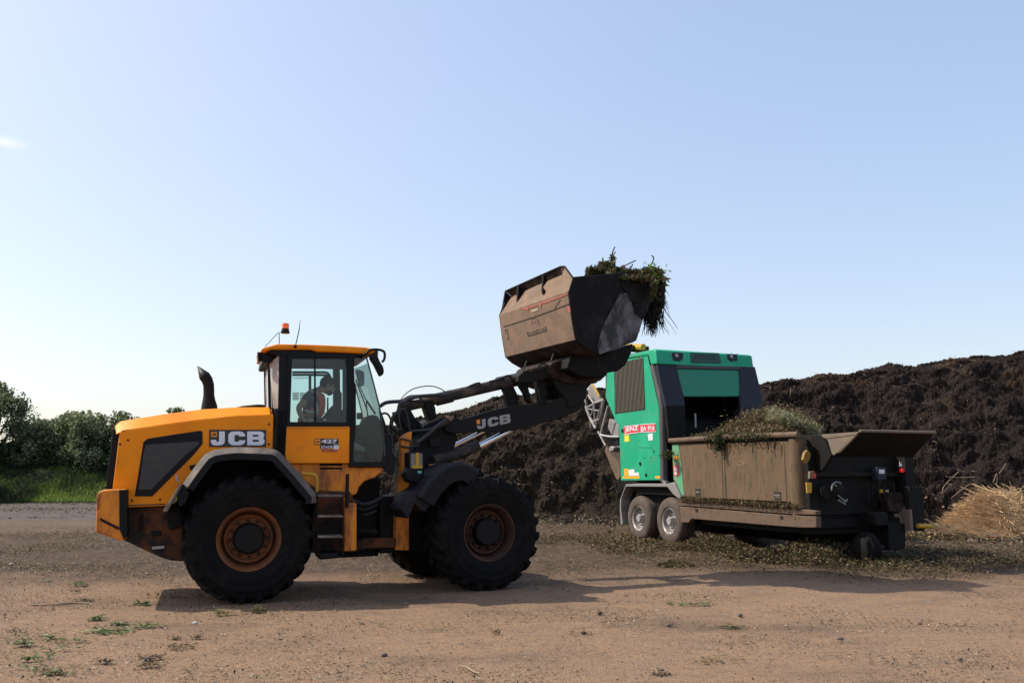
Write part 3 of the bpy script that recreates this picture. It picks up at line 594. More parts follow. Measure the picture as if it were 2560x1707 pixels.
# tilt link tube with its upper ram
b = MB(); b.tube(FF.US(ZE([(250,468),(600,385)]), .05), .075, 14); b.tube(FF.US(ZE([(500,400),(900,310),(1200,240),(1420,195)]), .05), .088, 14); b.tube(FF.US(ZE([(590,388),(740,352)]), .05), .10, 14); b.build('tilt_ram', M['armtop'], ldr)
slab('tilt_lever', FF, ZE([(478,395),(560,385),(585,470),(600,600),(650,640),(560,660),(520,560),(480,440)]), .14, .20, M['armblack'], bevel=.015)
slab('tilt_bracket', FF, ZE([(215,500),(340,480),(385,560),(500,680),(520,760),(350,760),(300,690),(240,600)]), .12, .3, M['armblack'], bevel=.02)
slab('link_plate', FF, ZE([(1245,262),(1335,255),(1372,330),(1395,440),(1290,465),(1275,330)]), .2, .12, M['armblack'], bevel=.012)
slab('link_plate_far', FF, ZE([(1262,262),(1350,255),(1385,330),(1400,440),(1310,465),(1290,330)]), -.2, .12, M['armblack'], bevel=.012)
b = MB()
for q, rr, w0 in (([(40,452),(90,420),(160,408),(260,400),(400,360),(560,345),(690,340)], .028, .3), ([(250,400),(330,360),(420,352),(560,345),(640,350)], .024, .25), ([(225,420),(330,405),(470,398)], .02, .2),
                  ([(215,700),(150,640),(165,560),(215,500),(235,430),(300,400)], .026, .35), ([(170,740),(150,640),(170,560),(215,520)], .03, .3), ([(50,530),(85,520),(120,535),(150,590)], .016, .4),
                  ([(400,810),(470,760),(560,680),(640,620),(720,580)], .032, .5), ([(330,700),(420,690),(520,680),(620,650),(700,610)], .02, .5), ([(245,690),(225,560),(250,480),(300,520),(330,690)], .014, .42),
                  ([(840,300),(930,250),(1005,225),(1030,245)], .016, .1), ([(1110,215),(1200,190),(1290,155),(1330,168),(1345,200)], .02, .1), ([(430,350),(440,390)], .02, .1), ([(560,345),(575,372)], .02, .1),
                  ([(150,720),(158,800),(160,900),(200,970),(225,1040)], .013, .6), ([(240,770),(330,790),(345,830)], .014, .55), ([(240,840),(330,855),(420,830)], .014, .55)):
    b = MB(); b.tube(catmull(FF.US(ZE(q), w0), 6), rr, 8); b.build('hydraulic_hose', M['hose'], ldr)
b = MB(); b.tube(catmull(FF.US(ZE([(215,520),(225,430),(270,350),(360,285),(470,257),(560,257),(640,285),(705,335),(735,375)]), .1), 8), .008, 6); b.build('hose_loop', M['hose'], ldr)
b = MB(); b.prism(FF.US(ZE([(695,545),(768,545),(760,575),(735,600),(700,570)]), .55), -nF*.06); b.build('hose_clamp', M['bkdust'], ldr, .005)
# ---- quick hitch
hk = slab('quick_hitch', FF, ZL([(445,460),(560,370),(800,300),(1080,270),(1500,260),(2000,330),(2250,330),(2150,470),(2050,560),(1900,600),(1790,720),(1770,900),(1650,1010),(1500,1090),(1380,1080),(1420,980),(1330,860),(1200,700),(1120,560),(1110,480),(850,560),(640,600),(440,590)]), .55, .12, M['armblack'], bevel=.015)
slab('quick_hitch_far', FF, ZL([(445,460),(560,370),(800,300),(1080,270),(1500,260),(2000,330),(2150,470),(2050,560),(1900,600),(1790,720),(1770,900),(1650,1010),(1500,1090),(1380,1080),(1420,980),(1330,860),(1200,700),(1120,560),(1110,480),(850,560),(640,600),(440,590)]), -.45, .12, M['armblack'], bevel=.015)
fh = MB()
for w0 in (.30, -.25):
    fh.prism(FF.US(ZL([(440,560),(620,560),(640,700),(700,960),(690,1010),(620,960),(560,800),(480,680)]), w0), -nF*.1)
    fh.prism(FF.US(ZL([(790,440),(850,390),(1010,400),(1010,600),(980,900),(1060,1050),(1300,1150),(1480,1060),(1500,1150),(1300,1300),(1050,1230),(920,1100),(840,850),(800,600)]), w0+.1), -nF*.12)
fh.build('hook_plate', M['armblack'], ldr, .012)
fbox_b = MB(); fbox_b.tube([FF.U(ZL([(1250,330)])[0], .5), FF.U(ZL([(1250,330)])[0], .5)-nF*1.0], .12, 12); fbox_b.tube([FF.U(ZL([(1560,700)])[0], .5), FF.U(ZL([(1560,700)])[0], .5)-nF*1.0], .14, 12); fbox_b.tube([FF.U(ZL([(600,470)])[0], .5), FF.U(ZL([(600,470)])[0], .5)-nF*1.0], .08, 12); fbox_b.build('hitch_cross_tube', M['armblack'], ldr)
b = MB()
for q in ([(530,385),(600,175)], [(1045,260),(1130,30)]): b.tube(FF.US(ZL(q), .52), .014, 6)
for q in ([(640,370),(780,335),(950,300),(1060,275)],): b.tube(FF.US(ZL(q), .55), .028, 8)
for q in ([(790,340),(860,250),(1000,195)], [(830,300),(900,245),(1010,250)], [(1010,360),(1110,200)], [(740,600),(770,750),(790,880),(830,1010)], [(820,700),(850,900),(890,1000)]): b.tube(catmull(FF.US(ZL(q), .56), 5), .011, 6)
b.build('hitch_pipe', M['armtop'], ldr)

# ---- bucket (a high-tip bucket carried on the hitch: part of the loader)
BW = 1.32; BL = 2.42; BF = BW-BL                # near side plane, width, far side plane
near = ZF([(935,400),(1480,350),(1800,470),(1790,560),(1750,740),(1690,870),(1620,1090),(1590,1110),(1215,1250),(1130,1215),(1040,1160),(960,1085),(915,830),(880,560)])
PN = FF.US(near, BW)
def farp(p): return p - nF*BL
b = MB(); b.prism(PN, -nF*.05); b.build('bucket_side_plate', M['bkside'], ldr, .012)
b = MB(); b.prism([farp(p) for p in PN], nF*.05); b.build('bucket_side_plate', M['bkside'], ldr, .012)
b = MB(); b.prism(FF.US(ZF([(1440,585),(1560,560),(1700,720),(1748,742),(1688,870),(1618,1088),(1588,1106),(1216,1246),(1192,1165),(1240,960)]), BW+.014), -nF*.012); b.build('wear_plate', M['scuff'], ldr, .004)
cen = sum(PN, Vector())/len(PN)
def shell(name, idx, m):
    out = [PN[i] for i in idx]; inn = [p+(cen-p).normalized()*.05 for p in out]
    L0 = [p-nF*.006 for p in out]+[p-nF*.006 for p in inn][::-1]; L1 = [farp(p)+nF*.006 for p in out]+[farp(p)+nF*.006 for p in inn][::-1]; k = len(L0); sh = MB()
    sh.add(L0+L1, [[i, (i+1) % k, k+(i+1) % k, k+i] for i in range(k)]+[list(range(k)), list(range(2*k-1, k-1, -1))]); return sh.build(name, m, ldr, .006)
shell('bucket_back', [13, 12, 11], M['bkdust'])
shell('bucket_floor', [11, 10, 9, 8, 7, 6, 5, 4, 3], M['bkdark'])  # underside in clean dark steel, darkened too for being unlit
def fu(x, y, w_): return FF.U(ZF([(x, y)])[0], w_)
th = FF.d*.03
kn, kf = PN[13]-nF*.01, farp(PN[13])+nF*.01
gl_n, gl_f = fu(808, 378, BW-.22), fu(252, 612, BF+.01)
gt_n, gt_f = fu(790, 290, BW-.22), fu(190, 557, BF)
b = MB(); b.prism([kn, fu(922, 410, BW-.01), fu(832, 288, BW-.16), gl_n, gl_f, kf], th); b.build('spill_guard', M['bkdust'], ldr, .005)
b = MB(); b.prism([gl_n, fu(834, 286, BW-.16), gt_n+Vector((0, 0, .005))], th*.5); b.build('guard_corner', M['bkdust'], ldr, .003)
b = MB(); b.prism([gl_f, gl_n, gt_n, gt_f], th*.6); b.build('guard_lip', M['bkdark'], ldr, .004)  # darker steel stands for the shade under the overhanging lip
for uv_, f_ in (([(330,498),(395,545),(418,640),(352,752),(320,700)], .27), ([(604,382),(688,450),(702,520),(634,648),(597,560)], .66)):
    b = MB(); b.prism([fu(x, y, BF+f_*BL) for x, y in uv_], -nF*.05); b.build('gusset', M['armblack'], ldr, .003)
b = MB(); b.prism([fu(x, y, BF+.02) for x, y in [(190,557),(252,612),(262,690),(165,830),(140,850)]], -nF*.04); b.build('end_gusset', M['armblack'], ldr, .003)
b = MB(); b.tube([gt_f, gt_n, fu(832, 286, BW-.16), fu(922, 408, BW)], .014, 6); b.tube([fu(145, 850, BF), fu(172, 1000, BF)], .012, 6); b.build('guard_edge', M['armblack'], ldr)
bk = MB()
bkO = PN[13]
def bkp(uv, off=0.0):                             # on the plane of the bucket's back
    e = (PN[11]-PN[13]).normalized(); nn = e.cross(nF).normalized()
    if nn.dot(FF.d) > 0: nn = -nn
    return on_plane(uv, PN[13]+nn*off, nn), nn
# seams and labels on the back
bkO, bkN = bkp((1300, 800)); 
def bq(L_, o_): return [bkp(p, o_)[0] for p in L_]
b = MB(); b.prism(bq(ZF([(168,940),(450,852),(718,755),(885,690),(885,698),(718,764),(450,861),(168,949)]), .012), -bkN*.02); b.build('seam', M['seal'], ldr)
b = MB(); b.prism(bq(ZF([(724,765),(915,968),(915,975),(720,772)]), .009), -bkN*.02); b.prism(bq(ZF([(716,745),(775,655),(785,655),(724,752)]), .009), -bkN*.02); b.build('weld_seam', M['chassis'], ldr)
b = MB(); b.prism(bq(ZF([(360,750),(560,690),(868,578),(870,592),(620,690),(575,700),(400,762)]), .008), -bkN*.02); b.prism(bq(ZF([(415,730),(440,725),(438,765),(415,760)]), .010), -bkN*.02); b.prism(bq(ZF([(545,690),(580,675),(575,745)]), .010), -bkN*.02); b.prism(bq(ZF([(858,710),(890,730),(902,800),(872,790)]), .008), -bkN*.02); b.build('scraped_paint', M['redscrape'], ldr)
b = MB(); circ = []
cc = ZK([(1022,555)])[0]
oc = [(cc[0]+8.3*math.cos(a), cc[1]+12.6*math.sin(a)) for a in [2*math.pi*k/28 for k in range(28)]]; ic = [(cc[0]+7.3*math.cos(a), cc[1]+11.6*math.sin(a)) for a in [2*math.pi*k/28 for k in range(28)]]
ring_prism(b, bq(oc, .010), bq(ic, .010), -bkN*.02)
place(text_polys('RHC', .0), [bkp(p, .006)[0] for p in ZK([(960,610),(1085,575),(955,540)])], .003, bkN, b)
b.prism(bq(ZK([(1105,470),(1130,480),(1160,640),(1135,610)]), .012), -bkN*.02)
b.build('emblem', mat('faded_dark_print', (.10, .05, .05), .7), ldr)
b = MB(); b.prism(bq(ZK([(820,925),(1330,790),(1325,660),(1350,655),(1360,795),(820,955),(795,830),(815,820)]), .012), -bkN*.02)
place(text_polys('R A CALKETT LTD', .03), [bkp(p, .006)[0] for p in ZK([(825,905),(1315,770),(815,835)])], .003, bkN, b); b.build('name_sign', mat('black_print', (.02, .012, .012), .7), ldr)
b = MB(); ring_prism(b, bq(ZK([(140,745),(225,735),(240,865),(165,890)]), .011), bq(ZK([(160,765),(215,758),(225,855),(175,872)]), .011), -bkN*.02); b.prism(bq(ZK([(225,870),(245,865),(268,1030),(195,1050),(190,1030),(245,1015)]), .011), -bkN*.02); b.build('stencil_mark', M['seal'], ldr)
b = MB(); b.prism(bq(ZF([(470,765),(540,740),(540,765),(475,790)]), .009), -bkN*.02); b.build('pale_patch', mat('pale_label', (.45, .33, .25), .8), ldr)
# high-tip subframe beneath
slab('tip_frame', FF, ZF([(1000,1230),(1215,1255),(1585,1125),(1560,1240),(1500,1360),(1420,1425),(1260,1440),(1240,1500),(1000,1480),(860,1400),(900,1260)]), .85, 1.7, M['bkside'], bevel=.02)
slab('tip_frame_dark', FF, ZF([(640,1420),(700,1330),(960,1240),(1240,1290),(1250,1500),(1180,1560),(900,1568),(700,1500)]), .60, 1.2, M['bkdark'], bevel=.02)
hb = MB()
hb.prism(FF.US(ZF([(1450,480),(1560,420),(1800,470),(1760,700),(1690,870),(1610,800),(1560,640)]), BW+.03), -nF*.03)
for c_ in ((1600,620), (1745,620)): hb.lathe([(.10, .0), (.10, .012), (.06, .018), (.0, .018)], FF.U(ZF([c_])[0], BW+.03), nF, 20)
hb.build('hinge_plate', M['bkside'], ldr, .008)

# ================================================================== vegetation loads (uncountable stuff)
def plantmat(name, cols, rough=.75, trans=.25):
    m = bpy.data.materials.new(name); m.use_nodes = True; t = m.node_tree; N = t.nodes; L = t.links; b = N['Principled BSDF']
    at = N.new('ShaderNodeAttribute'); at.attribute_name = 'hue'; at.attribute_type = 'GEOMETRY'
    r_ = N.new('ShaderNodeValToRGB'); r_.color_ramp.interpolation = 'LINEAR'
    e = r_.color_ramp.elements
    while len(e) < len(cols): e.new(.5)
    for i, c_ in enumerate(cols): e[i].position = i/(len(cols)-1); e[i].color = (*c_, 1)
    L.new(at.outputs['Fac'], r_.inputs[0]); L.new(r_.outputs[0], b.inputs['Base Color']); b.inputs['Roughness'].default_value = rough; b.inputs['Specular IOR Level'].default_value = .25
    if trans:
        tr = N.new('ShaderNodeBsdfTranslucent'); L.new(r_.outputs[0], tr.inputs[0]); mx = N.new('ShaderNodeMixShader'); mx.inputs[0].default_value = trans
        o = N['Material Output']; L.new(b.outputs[0], mx.inputs[1]); L.new(tr.outputs[0], mx.inputs[2]); L.new(mx.outputs[0], o.inputs[0])
    return m
def leaf_mesh(name, C_, size, hue, m, aspect=.45, flat=0.0, dirs=None, parent=None, bend=.25):
    """C_: (n,3) centres; each a 2-quad bent leaf; size, hue arrays"""
    n = len(C_); size = np.broadcast_to(size, n).reshape(n, 1)
    if dirs is None:
        d = rng.normal(size=(n, 3)); d[:, 2] *= (1-flat)
    else: d = dirs+rng.normal(size=(n, 3))*.15
    d /= np.linalg.norm(d, axis=1, keepdims=True)+1e-9
    u = rng.normal(size=(n, 3)); 
    if flat: u = np.array([0, 0, 1.0])+u*(1-flat)*.8
    s_ = np.cross(d, u); s_ /= np.linalg.norm(s_, axis=1, keepdims=True)+1e-9
    k = np.cross(s_, d)
    asp = np.broadcast_to(aspect, n).reshape(n, 1)
    a = C_-d*size*.5; b_ = C_+s_*size*asp*.5+k*size*bend*.3; c_ = C_-s_*size*asp*.5+k*size*bend*.3; e_ = C_+d*size*.5
    V = np.stack([a, b_, e_, c_], 1).reshape(-1, 3)
    me = bpy.data.meshes.new(name); nf = n
    me.vertices.add(4*n); me.vertices.foreach_set('co', V.astype(np.float32).ravel())
    me.loops.add(4*nf); me.loops.foreach_set('vertex_index', np.arange(4*n, dtype=np.int32))
    me.polygons.add(nf); me.polygons.foreach_set('loop_start', np.arange(0, 4*nf, 4, dtype=np.int32))
    at = me.attributes.new('hue', 'FLOAT', 'POINT'); at.data.foreach_set('value', np.repeat(hue, 4).astype(np.float32))
    me.materials.append(m); me.update(calc_edges=True)
    o = bpy.data.objects.new(name, me); C.objects.link(o)
    if parent is not None:
        o.parent = parent; Mi = WM[parent.name].inverted(); me.transform(Mi)
    return o
def V3(p): return np.array([p.x, p.y, p.z])
waste = plantmat('green_waste', [(.010, .009, .006), (.035, .032, .014), (.045, .055, .018), (.085, .095, .035), (.10, .06, .035), (.26, .21, .13)])
wasteb = plantmat('brown_waste', [(.012, .008, .005), (.045, .028, .016), (.10, .06, .032), (.075, .085, .026), (.18, .115, .06), (.42, .32, .19)], trans=.1)
# load in the bucket: mounded over the mouth, trailing over the lip
def blob(uv, w_, ru, rv, n, fr_=FF):
    c_ = V3(fr_.U(uv, w_)); k = np.clip(rng.normal(size=(n, 3)), -1.7, 1.7)*.5; px = .0082
    return c_+k*np.array([ru*px, .26, rv*px])
parts = [blob(ZF([(1190,350)])[0], .3, 26, 9, 1500), blob(ZF([(1290,300)])[0], .3, 20, 11, 1100), blob(ZF([(1352,225)])[0], .3, 4, 15, 160),
         blob(ZF([(1420,350)])[0], .9, 26, 7, 800), blob(ZF([(1600,370)])[0], 1.0, 36, 7, 1200), blob(ZF([(1760,370)])[0], 1.0, 20, 11, 900), blob(ZF([(1840,430)])[0], 1.0, 15, 10, 600),
         blob(ZF([(1865,600)])[0], 1.0, 7, 30, 700), blob(ZF([(1850,500)])[0], 1.0, 12, 16, 700),
         blob(ZF([(1620,425)])[0], 1.37, 34, 5, 900), blob(ZF([(1790,540)])[0], 1.34, 9, 18, 700), blob(ZF([(1840,700)])[0], 1.1, 7, 18, 600), blob(ZF([(1800,820)])[0], 1.1, 6, 12, 350), blob(ZF([(1880,660)])[0], .9, 6, 16, 350)]
Cn = np.concatenate(parts)
h_ = np.clip(rng.beta(2.0, 1.7, len(Cn)), 0, 1)
load = leaf_mesh('plant_load', Cn, .02+rng.exponential(.035, len(Cn)), h_, waste, .35)
c_ = V3(FF.U(ZF([(1785, 375)])[0], 1.1)); Cl = c_+rng.normal(size=(260, 3))*np.array([.09, .08, .08]); lime = plantmat('lime_leaf', [(.10, .16, .02), (.30, .42, .05)]); o = leaf_mesh('lime_leaves', Cl, rng.uniform(.04, .10, 260), rng.uniform(0, 1, 260), lime, .55); tag(o, 'bright lime green leaves on top of the load at the bucket lip', 'leaves', kind='stuff')
tag(load, 'heap of dark green plant waste piled on and hanging from the raised bucket', 'green waste', kind='stuff')
# trailing strands
b = MB()
def strand(p0, L_, drift, r0=.010, up=False):
    P = [p0]; p = p0.copy(); d = Vector((random.uniform(-.3, .3), random.uniform(-.3, .3), .9 if up else -.9))+drift
    for i in range(6):
        d = (d+Vector((random.uniform(-.25, .25), random.uniform(-.2, .2), -.05 if up else -.15))).normalized(); p = p+d*L_/6; P.append(p)
    b.tube(P, [r0*(1-.12*i) for i in range(7)], 4)
for i in range(150):
    x = random.uniform(1720, 1915); y = random.uniform(470, 640); L_ = random.uniform(.25, .75)*(1 if x < 1880 else .6)
    strand(FF.U(ZF([(x, y)])[0], random.uniform(.7, 1.30)), L_, Vector((.05, 0, 0)), random.uniform(.006, .016))
for i in range(60):
    x = random.uniform(1700, 1840); strand(FF.U(ZF([(x, random.uniform(700,820))])[0], random.uniform(.9, 1.35)), random.uniform(.2, .45), Vector((.08, 0, 0)), random.uniform(.008, .016))
for (q, w_) in (([(1350,260),(1352,150),(1382,75)], .3), ([(1440,310),(1530,260),(1610,222)], .5), ([(1765,300),(1800,220),(1800,185),(1780,172)], 1.1), ([(1880,400),(1930,420),(1975,460)], 1.2), ([(1500,380),(1455,340),(1450,390)], 1.3), ([(1240,260),(1252,190)], .3), ([(1560,300),(1575,262)], .8)):
    b.tube(catmull([FF.U(p, w_) for p in ZF(q)], 4), .010, 5)
o = b.build('trailing_stems', waste, None); tag(o, 'dark stems and roots trailing down from the plant waste at the bucket lip', 'plant stems', kind='stuff')

# ================================================================== SHREDDER
al = math.atan2(-.917, .4)
SO = at_Y((1669, 1400), 20.75); FS = Fr((SO.x, SO.y), al); FK = Fr((SO.x, SO.y), al+R(90))   # FK: planes facing the feed end; w there = distance along the machine
eS = FS.d; eL = -FS.n                                       # eS toward the feed end, eL across, away from viewer
shd = thing('shredder_trailer', 'green and dust-caked trailer shredder fed by the loader in front of the dark compost heap', 'shredder', FS.O, al)
def sl(name, uvs, w0, th, m, parent=shd, bevel=.01, **k):
    b = MB(); b.prism(FS.US(uvs, w0), -FS.n*th); return b.build(name, m, parent, bevel, **k)
def kl(name, uvs, w0, th, m, parent=shd, bevel=.01):
    b = MB(); b.prism(FK.US(uvs, w0), -FK.n*th); return b.build(name, m, parent, bevel)
WB = 2.42; WH = 2.80
# housing side walls (profile) near + far, roof, jambs
prof = ZG([(330,640),(330,215),(600,155),(795,112),(830,280),(925,740),(950,1568)])+[(1652,1201),(1552,1201)]+ZG([(497,1400),(480,950),(440,900)])
b = MB(); P = FS.US(prof, -.06); b.prism(P, -FS.n*.12); b.build('near_housing_wall', M['dgrey'], shd, .01)
b = MB(); b.prism([p+eL*(WH-.14) for p in P], -FS.n*.12); b.build('far_housing_wall', M['dgrey'], shd, .01)
gp = sl('side_panel', ZG([(330,640),(345,375),(330,225),(600,170),(795,160),(925,740),(950,1560)])+[(1652,1200),(1552,1201)]+ZG([(497,1400),(480,950),(440,900)]), -.03, .03, M['green'], bevel=.012)
# louvre
lv = sl('louvre', ZG([(430,265),(748,203),(770,775),(440,820)]), -.024, .012, M['void'], gp, bevel=.0) if False else None
b = MB(); b.prism(FS.US(ZG([(425,262),(752,200),(774,778),(436,826)]), -.024), -FS.n*.012); lo = b.build('louvre', M['darkmech'], shd)
b = MB()
for k_ in range(22):
    t_ = (k_+.5)/22; x0 = 430+318*t_; x1 = 440+330*t_; y0 = 262-62*t_; y1 = 822-46*t_
    b.prism(FS.US(ZG([(x0-2, y0+4), (x0+2, y0+4), (x1+2, y1-4), (x1-2, y1-4)]), -.012), -FS.n*.012)
b.build('slat', mat('tan_slat', (.16, .14, .10), .6), lo)
# corner column (rounded, dusty) following the inclined front edge
colp = [FS.U(p, -.085) for p in ZG([(868,285),(905,430),(945,600),(972,740),(978,1000),(985,1568)])]; colp.append(FS.U((1668, 1212), -.085))
b = MB(); b.tube(colp, .085, 20); b.build('corner_column', M['colgrey'], shd)
b = MB(); b.tube([p+eL*(WH-.2) for p in colp], .085, 20); b.build('corner_column', M['colgrey'], shd)
# inclined face
c1 = FS.U(ZG([(915,285)])[0], 0); c2 = FS.U(ZG([(1000,735)])[0], 0)
ev = (c2-c1).normalized(); fn = ev.cross(eL).normalized()
if fn.y > 0: fn = -fn
def fp(L_, off=0): return [on_plane(p, c1+fn*off, fn) for p in L_]
def fpanel(name, uvs, off, th, m, parent=shd, bevel=.01):
    b = MB(); b.prism(fp(uvs, off), -fn*th); return b.build(name, m, parent, bevel)
fpanel('left_jamb', ZG([(905,275),(1132,285),(1130,330),(1168,480),(1208,632),(1222,735),(1010,735)]), 0, .10, M['dgrey'])
fpanel('right_jamb', ZG([(1830,292),(2005,298),(2112,742),(1850,760),(1836,640),(1840,500),(1830,330)]), 0, .10, M['dgrey'])
fpanel('header', ZG([(1132,280),(1830,292),(1830,330),(1132,314)]), 0, .10, mat('header_strip', (.05, .042, .042), .6))
fpanel('feed_flap', ZG([(1128,318),(1832,334),(1842,500),(1838,630),(1205,632),(1165,480)]), -.03, .05, M['greendirty'], bevel=.02)
vz = FK.US(ZG([(1010,735),(1222,735),(1232,1120),(1050,1120)]), (c2-FK.O).dot(FK.n))
b = MB(); b.prism(vz, -FK.n*.12); b.build('lower_jamb', M['darkmech'], shd, .01)
vz = FK.US(ZG([(1850,755),(2112,738),(2120,1100),(1850,1100)]), (c2-FK.O).dot(FK.n))
b = MB(); b.prism(vz, -FK.n*.12); b.build('right_lower_jamb', M['dgrey'], shd, .01)
# dark throat behind the opening
sK = (c2-FK.O).dot(FK.n)
def kbox(name, l0, l1, s0, s1, z0, z1, m, bevel=.01, parent=shd):
    b = MB(); b.box(FS.O+eS*((s0+s1)/2)+eL*((l0+l1)/2)+Vector((0, 0, (z0+z1)/2)), eS*(s1-s0), eL*(l1-l0), Vector((0, 0, z1-z0))); return b.build(name, m, parent, bevel)
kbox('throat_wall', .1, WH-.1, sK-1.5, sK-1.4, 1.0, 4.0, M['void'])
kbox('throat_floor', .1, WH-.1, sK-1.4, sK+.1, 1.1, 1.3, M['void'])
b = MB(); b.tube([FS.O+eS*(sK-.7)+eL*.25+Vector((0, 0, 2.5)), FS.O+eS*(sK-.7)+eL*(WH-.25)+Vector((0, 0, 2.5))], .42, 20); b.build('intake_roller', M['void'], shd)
b = MB(); b.tube(fp(ZG([(1335,825),(1340,980)]), -.2), .022, 6); b.build('intake_bar', M['steel'], shd)
# roof cap
rz0 = FS.US(ZG([(330,215),(600,155),(795,112),(860,96)]), -.10)
capP = FS.US(ZG([(600,158),(795,118),(868,96),(900,140),(905,268),(838,278),(805,165),(600,200)]), -.02)
band_s = (FS.U(ZG([(905,265)])[0], 0)-FS.O).dot(eS)
b = MB()
pr = FS.US(ZG([(330,225),(600,160),(800,118),(862,98),(893,110),(912,268),(836,277),(806,172),(600,205),(330,262)]), -.005)
b.prism(pr, eL*(WH+.0)); roof = b.build('roof', M['green'], shd, .03, bseg=3)
# lamps and nameplate on the band
bp0 = FS.U(ZG([(893,112)])[0], 0); bp1 = FS.U(ZG([(912,266)])[0], 0); bev = (bp1-bp0).normalized(); bnn = bev.cross(eL).normalized()
if bnn.y > 0: bnn = -bnn
def bpl(L_, off): return [on_plane(p, bp0+bnn*off, bnn) for p in L_]
for pts_, cpt in ((ZG([(1078,140),(1200,142),(1200,200),(1170,235),(1090,225)]), ZG([(1128,178)])[0]), (ZG([(1695,155),(1805,158),(1810,225),(1740,240),(1700,205)]), ZG([(1742,190)])[0])):
    b = MB(); b.prism(bpl(pts_, .012), -bnn*.03); o = b.build('marker_lamp', M['dgrey'], roof, .005)
    c_ = bpl([cpt], .014)[0]; b = MB(); b.lathe([(.05, 0), (.05, .015), (.03, .03), (0, .03)], c_, bnn, 14)
    for dx, dy in ((-13,-8),(0,-10),(14,-8),(-10,9),(4,11),(18,9)):
        b.lathe([(.012, 0), (.012, .01), (0, .012)], bpl([(cpt[0]+dx, cpt[1]+dy)], .0)[0], bnn, 6)
    b.build('lamp_lens', M['steel'], roof)
b = MB(); b.prism(bpl(ZJ([(520,125),(950,135),(985,285),(535,275)]), .010), -bnn*.02); b.build('dark_nameplate', mat('dark_green_plate', (.008, .06, .045), .5), roof)
b = MB(); place(text_polys('JENZ', .04), bpl(ZJ([(575,235),(930,245),(565,155)]), .011), .006, bnn, b); b.prism(bpl(ZJ([(535,255),(980,262),(985,285),(538,278)]), .014), -bnn*.004); b.build('nameplate_text', mat('darker_print', (.012, .028, .025), .4), roof)
# labels on green side
b = MB(); b.prism(FS.US(ZG([(538,965),(708,945),(710,1035),(540,1057)]), -.022), -FS.n*.006); b.build('red_name_label', M['redlabel'], gp); b = MB(); b.prism(FS.US(ZG([(714,944),(890,930),(895,1027),(717,1034)]), -.022), -FS.n*.006); b.build('red_name_label', M['redlabel'], gp)
b = MB(); place(text_polys('JENZ', .02), [FS.U(p, -.021) for p in ZG([(552,1040),(700,1022),(550,978)])], .005, FS.n, b); place(text_polys('BA 916', .015), [FS.U(p, -.021) for p in ZG([(730,1022),(882,1008),(728,965)])], .005, FS.n, b)
for q in ([(538,965),(708,945),(708,951),(538,971)], [(540,1050),(710,1029),(710,1035),(540,1057)], [(714,944),(890,930),(890,936),(714,950)], [(717,1028),(895,1021),(895,1027),(717,1034)]): b.prism(FS.US(ZG(q), -.018), -FS.n*.003)
b.build('label_lettering', M['white'], gp)
b = MB(); b.prism(FS.US(ZG([(543,1065),(592,1060),(597,1133),(545,1138)]), -.024), -FS.n*.005); b.build('yellow_sticker', M['yellabel'], gp)
b = MB(); b.prism(FS.US(ZG([(803,1050),(857,1042),(860,1120),(812,1125)]), -.024), -FS.n*.005); b.build('white_sticker', M['whitelabel'], gp); b = MB(); b.prism(FS.US(ZG([(583,1450),(650,1445),(655,1485),(700,1480),(708,1515),(590,1518)]), -.024), -FS.n*.005); b.build('white_sticker', M['whitelabel'], gp)
b = MB(); b.prism(FS.US(ZG([(540,1440),(580,1438),(583,1515),(540,1518)]), -.024), -FS.n*.005); b.build('orange_tape', M['orlabel'], gp); b = MB(); b.prism(FS.US(ZG([(525,1524),(712,1521),(712,1548),(515,1548)]), -.024), -FS.n*.005); b.build('orange_tape', M['orlabel'], gp); b = MB(); b.prism(FS.US(ZG([(884,1522),(948,1522),(950,1548),(894,1548)]), -.024), -FS.n*.005); b.build('orange_tape', M['orlabel'], gp)
b = MB()
for c_, r_ in (((720,1382), .045), ((785,1510), .04), ((770,1318), .012), ((842,1312), .012), ((522,1015), .05)): b = MB(); b.lathe([(r_, 0), (r_, .012), (0, .014)], FS.U(ZG([c_])[0], -.028), FS.n, 14); b.build('panel_lock', M['darkmech'], gp)
b = MB(); b.prism(FS.US(ZG([(866,1225),(872,1225),(874,1268),(868,1268)]), -.024), -FS.n*.01); b.build('hinge', M['darkmech'], gp); b = MB(); b.prism(FS.US(ZG([(690,1200),(860,1203),(860,1206),(690,1203)]), -.026), -FS.n*.004)
b.build('hatch_seam', M['darkmech'], gp)
# yellow rail on roof behind
b = MB(); b.tube([FS.U(ZG([(560,75)])[0], -.8), FS.U(ZG([(755,78)])[0], -.8)], .085, 10); b.build('roof_rail', M['yellow'], shd)
b = MB(); b.box(FS.U(ZG([(670,100)])[0], -.9), eS*.5+Vector((0,0,0)), eL*.5, Vector((0, 0, .1))); b.build('roof_rail_base', M['darkmech'], shd)
# hopper side
HS = -.04
hp = sl('hopper_side', ZH([(650,285),(1160,272),(1780,258),(1870,252),(1882,885),(1815,868),(760,818),(745,790),(680,655),(665,640)]), HS, .06, M['brown'], bevel=.01)
b = MB(); b.prism([p+eL*(WB-.1) for p in FS.US(ZH([(650,285),(1870,252),(1882,885),(760,818)]), HS)], -FS.n*.06); b.build('hopper_far_side', M['brown'], shd)
b = MB(); b.prism(FS.US(ZH([(650,290),(712,288),(735,440),(760,700),(772,800),(750,800),(678,655),(665,640)]), HS+.006), -FS.n*.01); b.build('green_edge', M['browngreen'], hp)
b = MB()
for q in ([(1148,290),(1153,290),(1170,828),(1163,828)], [(1172,290),(1178,290),(1200,830),(1192,830)], [(1778,262),(1782,262),(1815,862),(1810,862)]): b.prism(FS.US(ZH(q), HS+.004), -FS.n*.008)
b.build('panel_gap', M['seal'], hp)
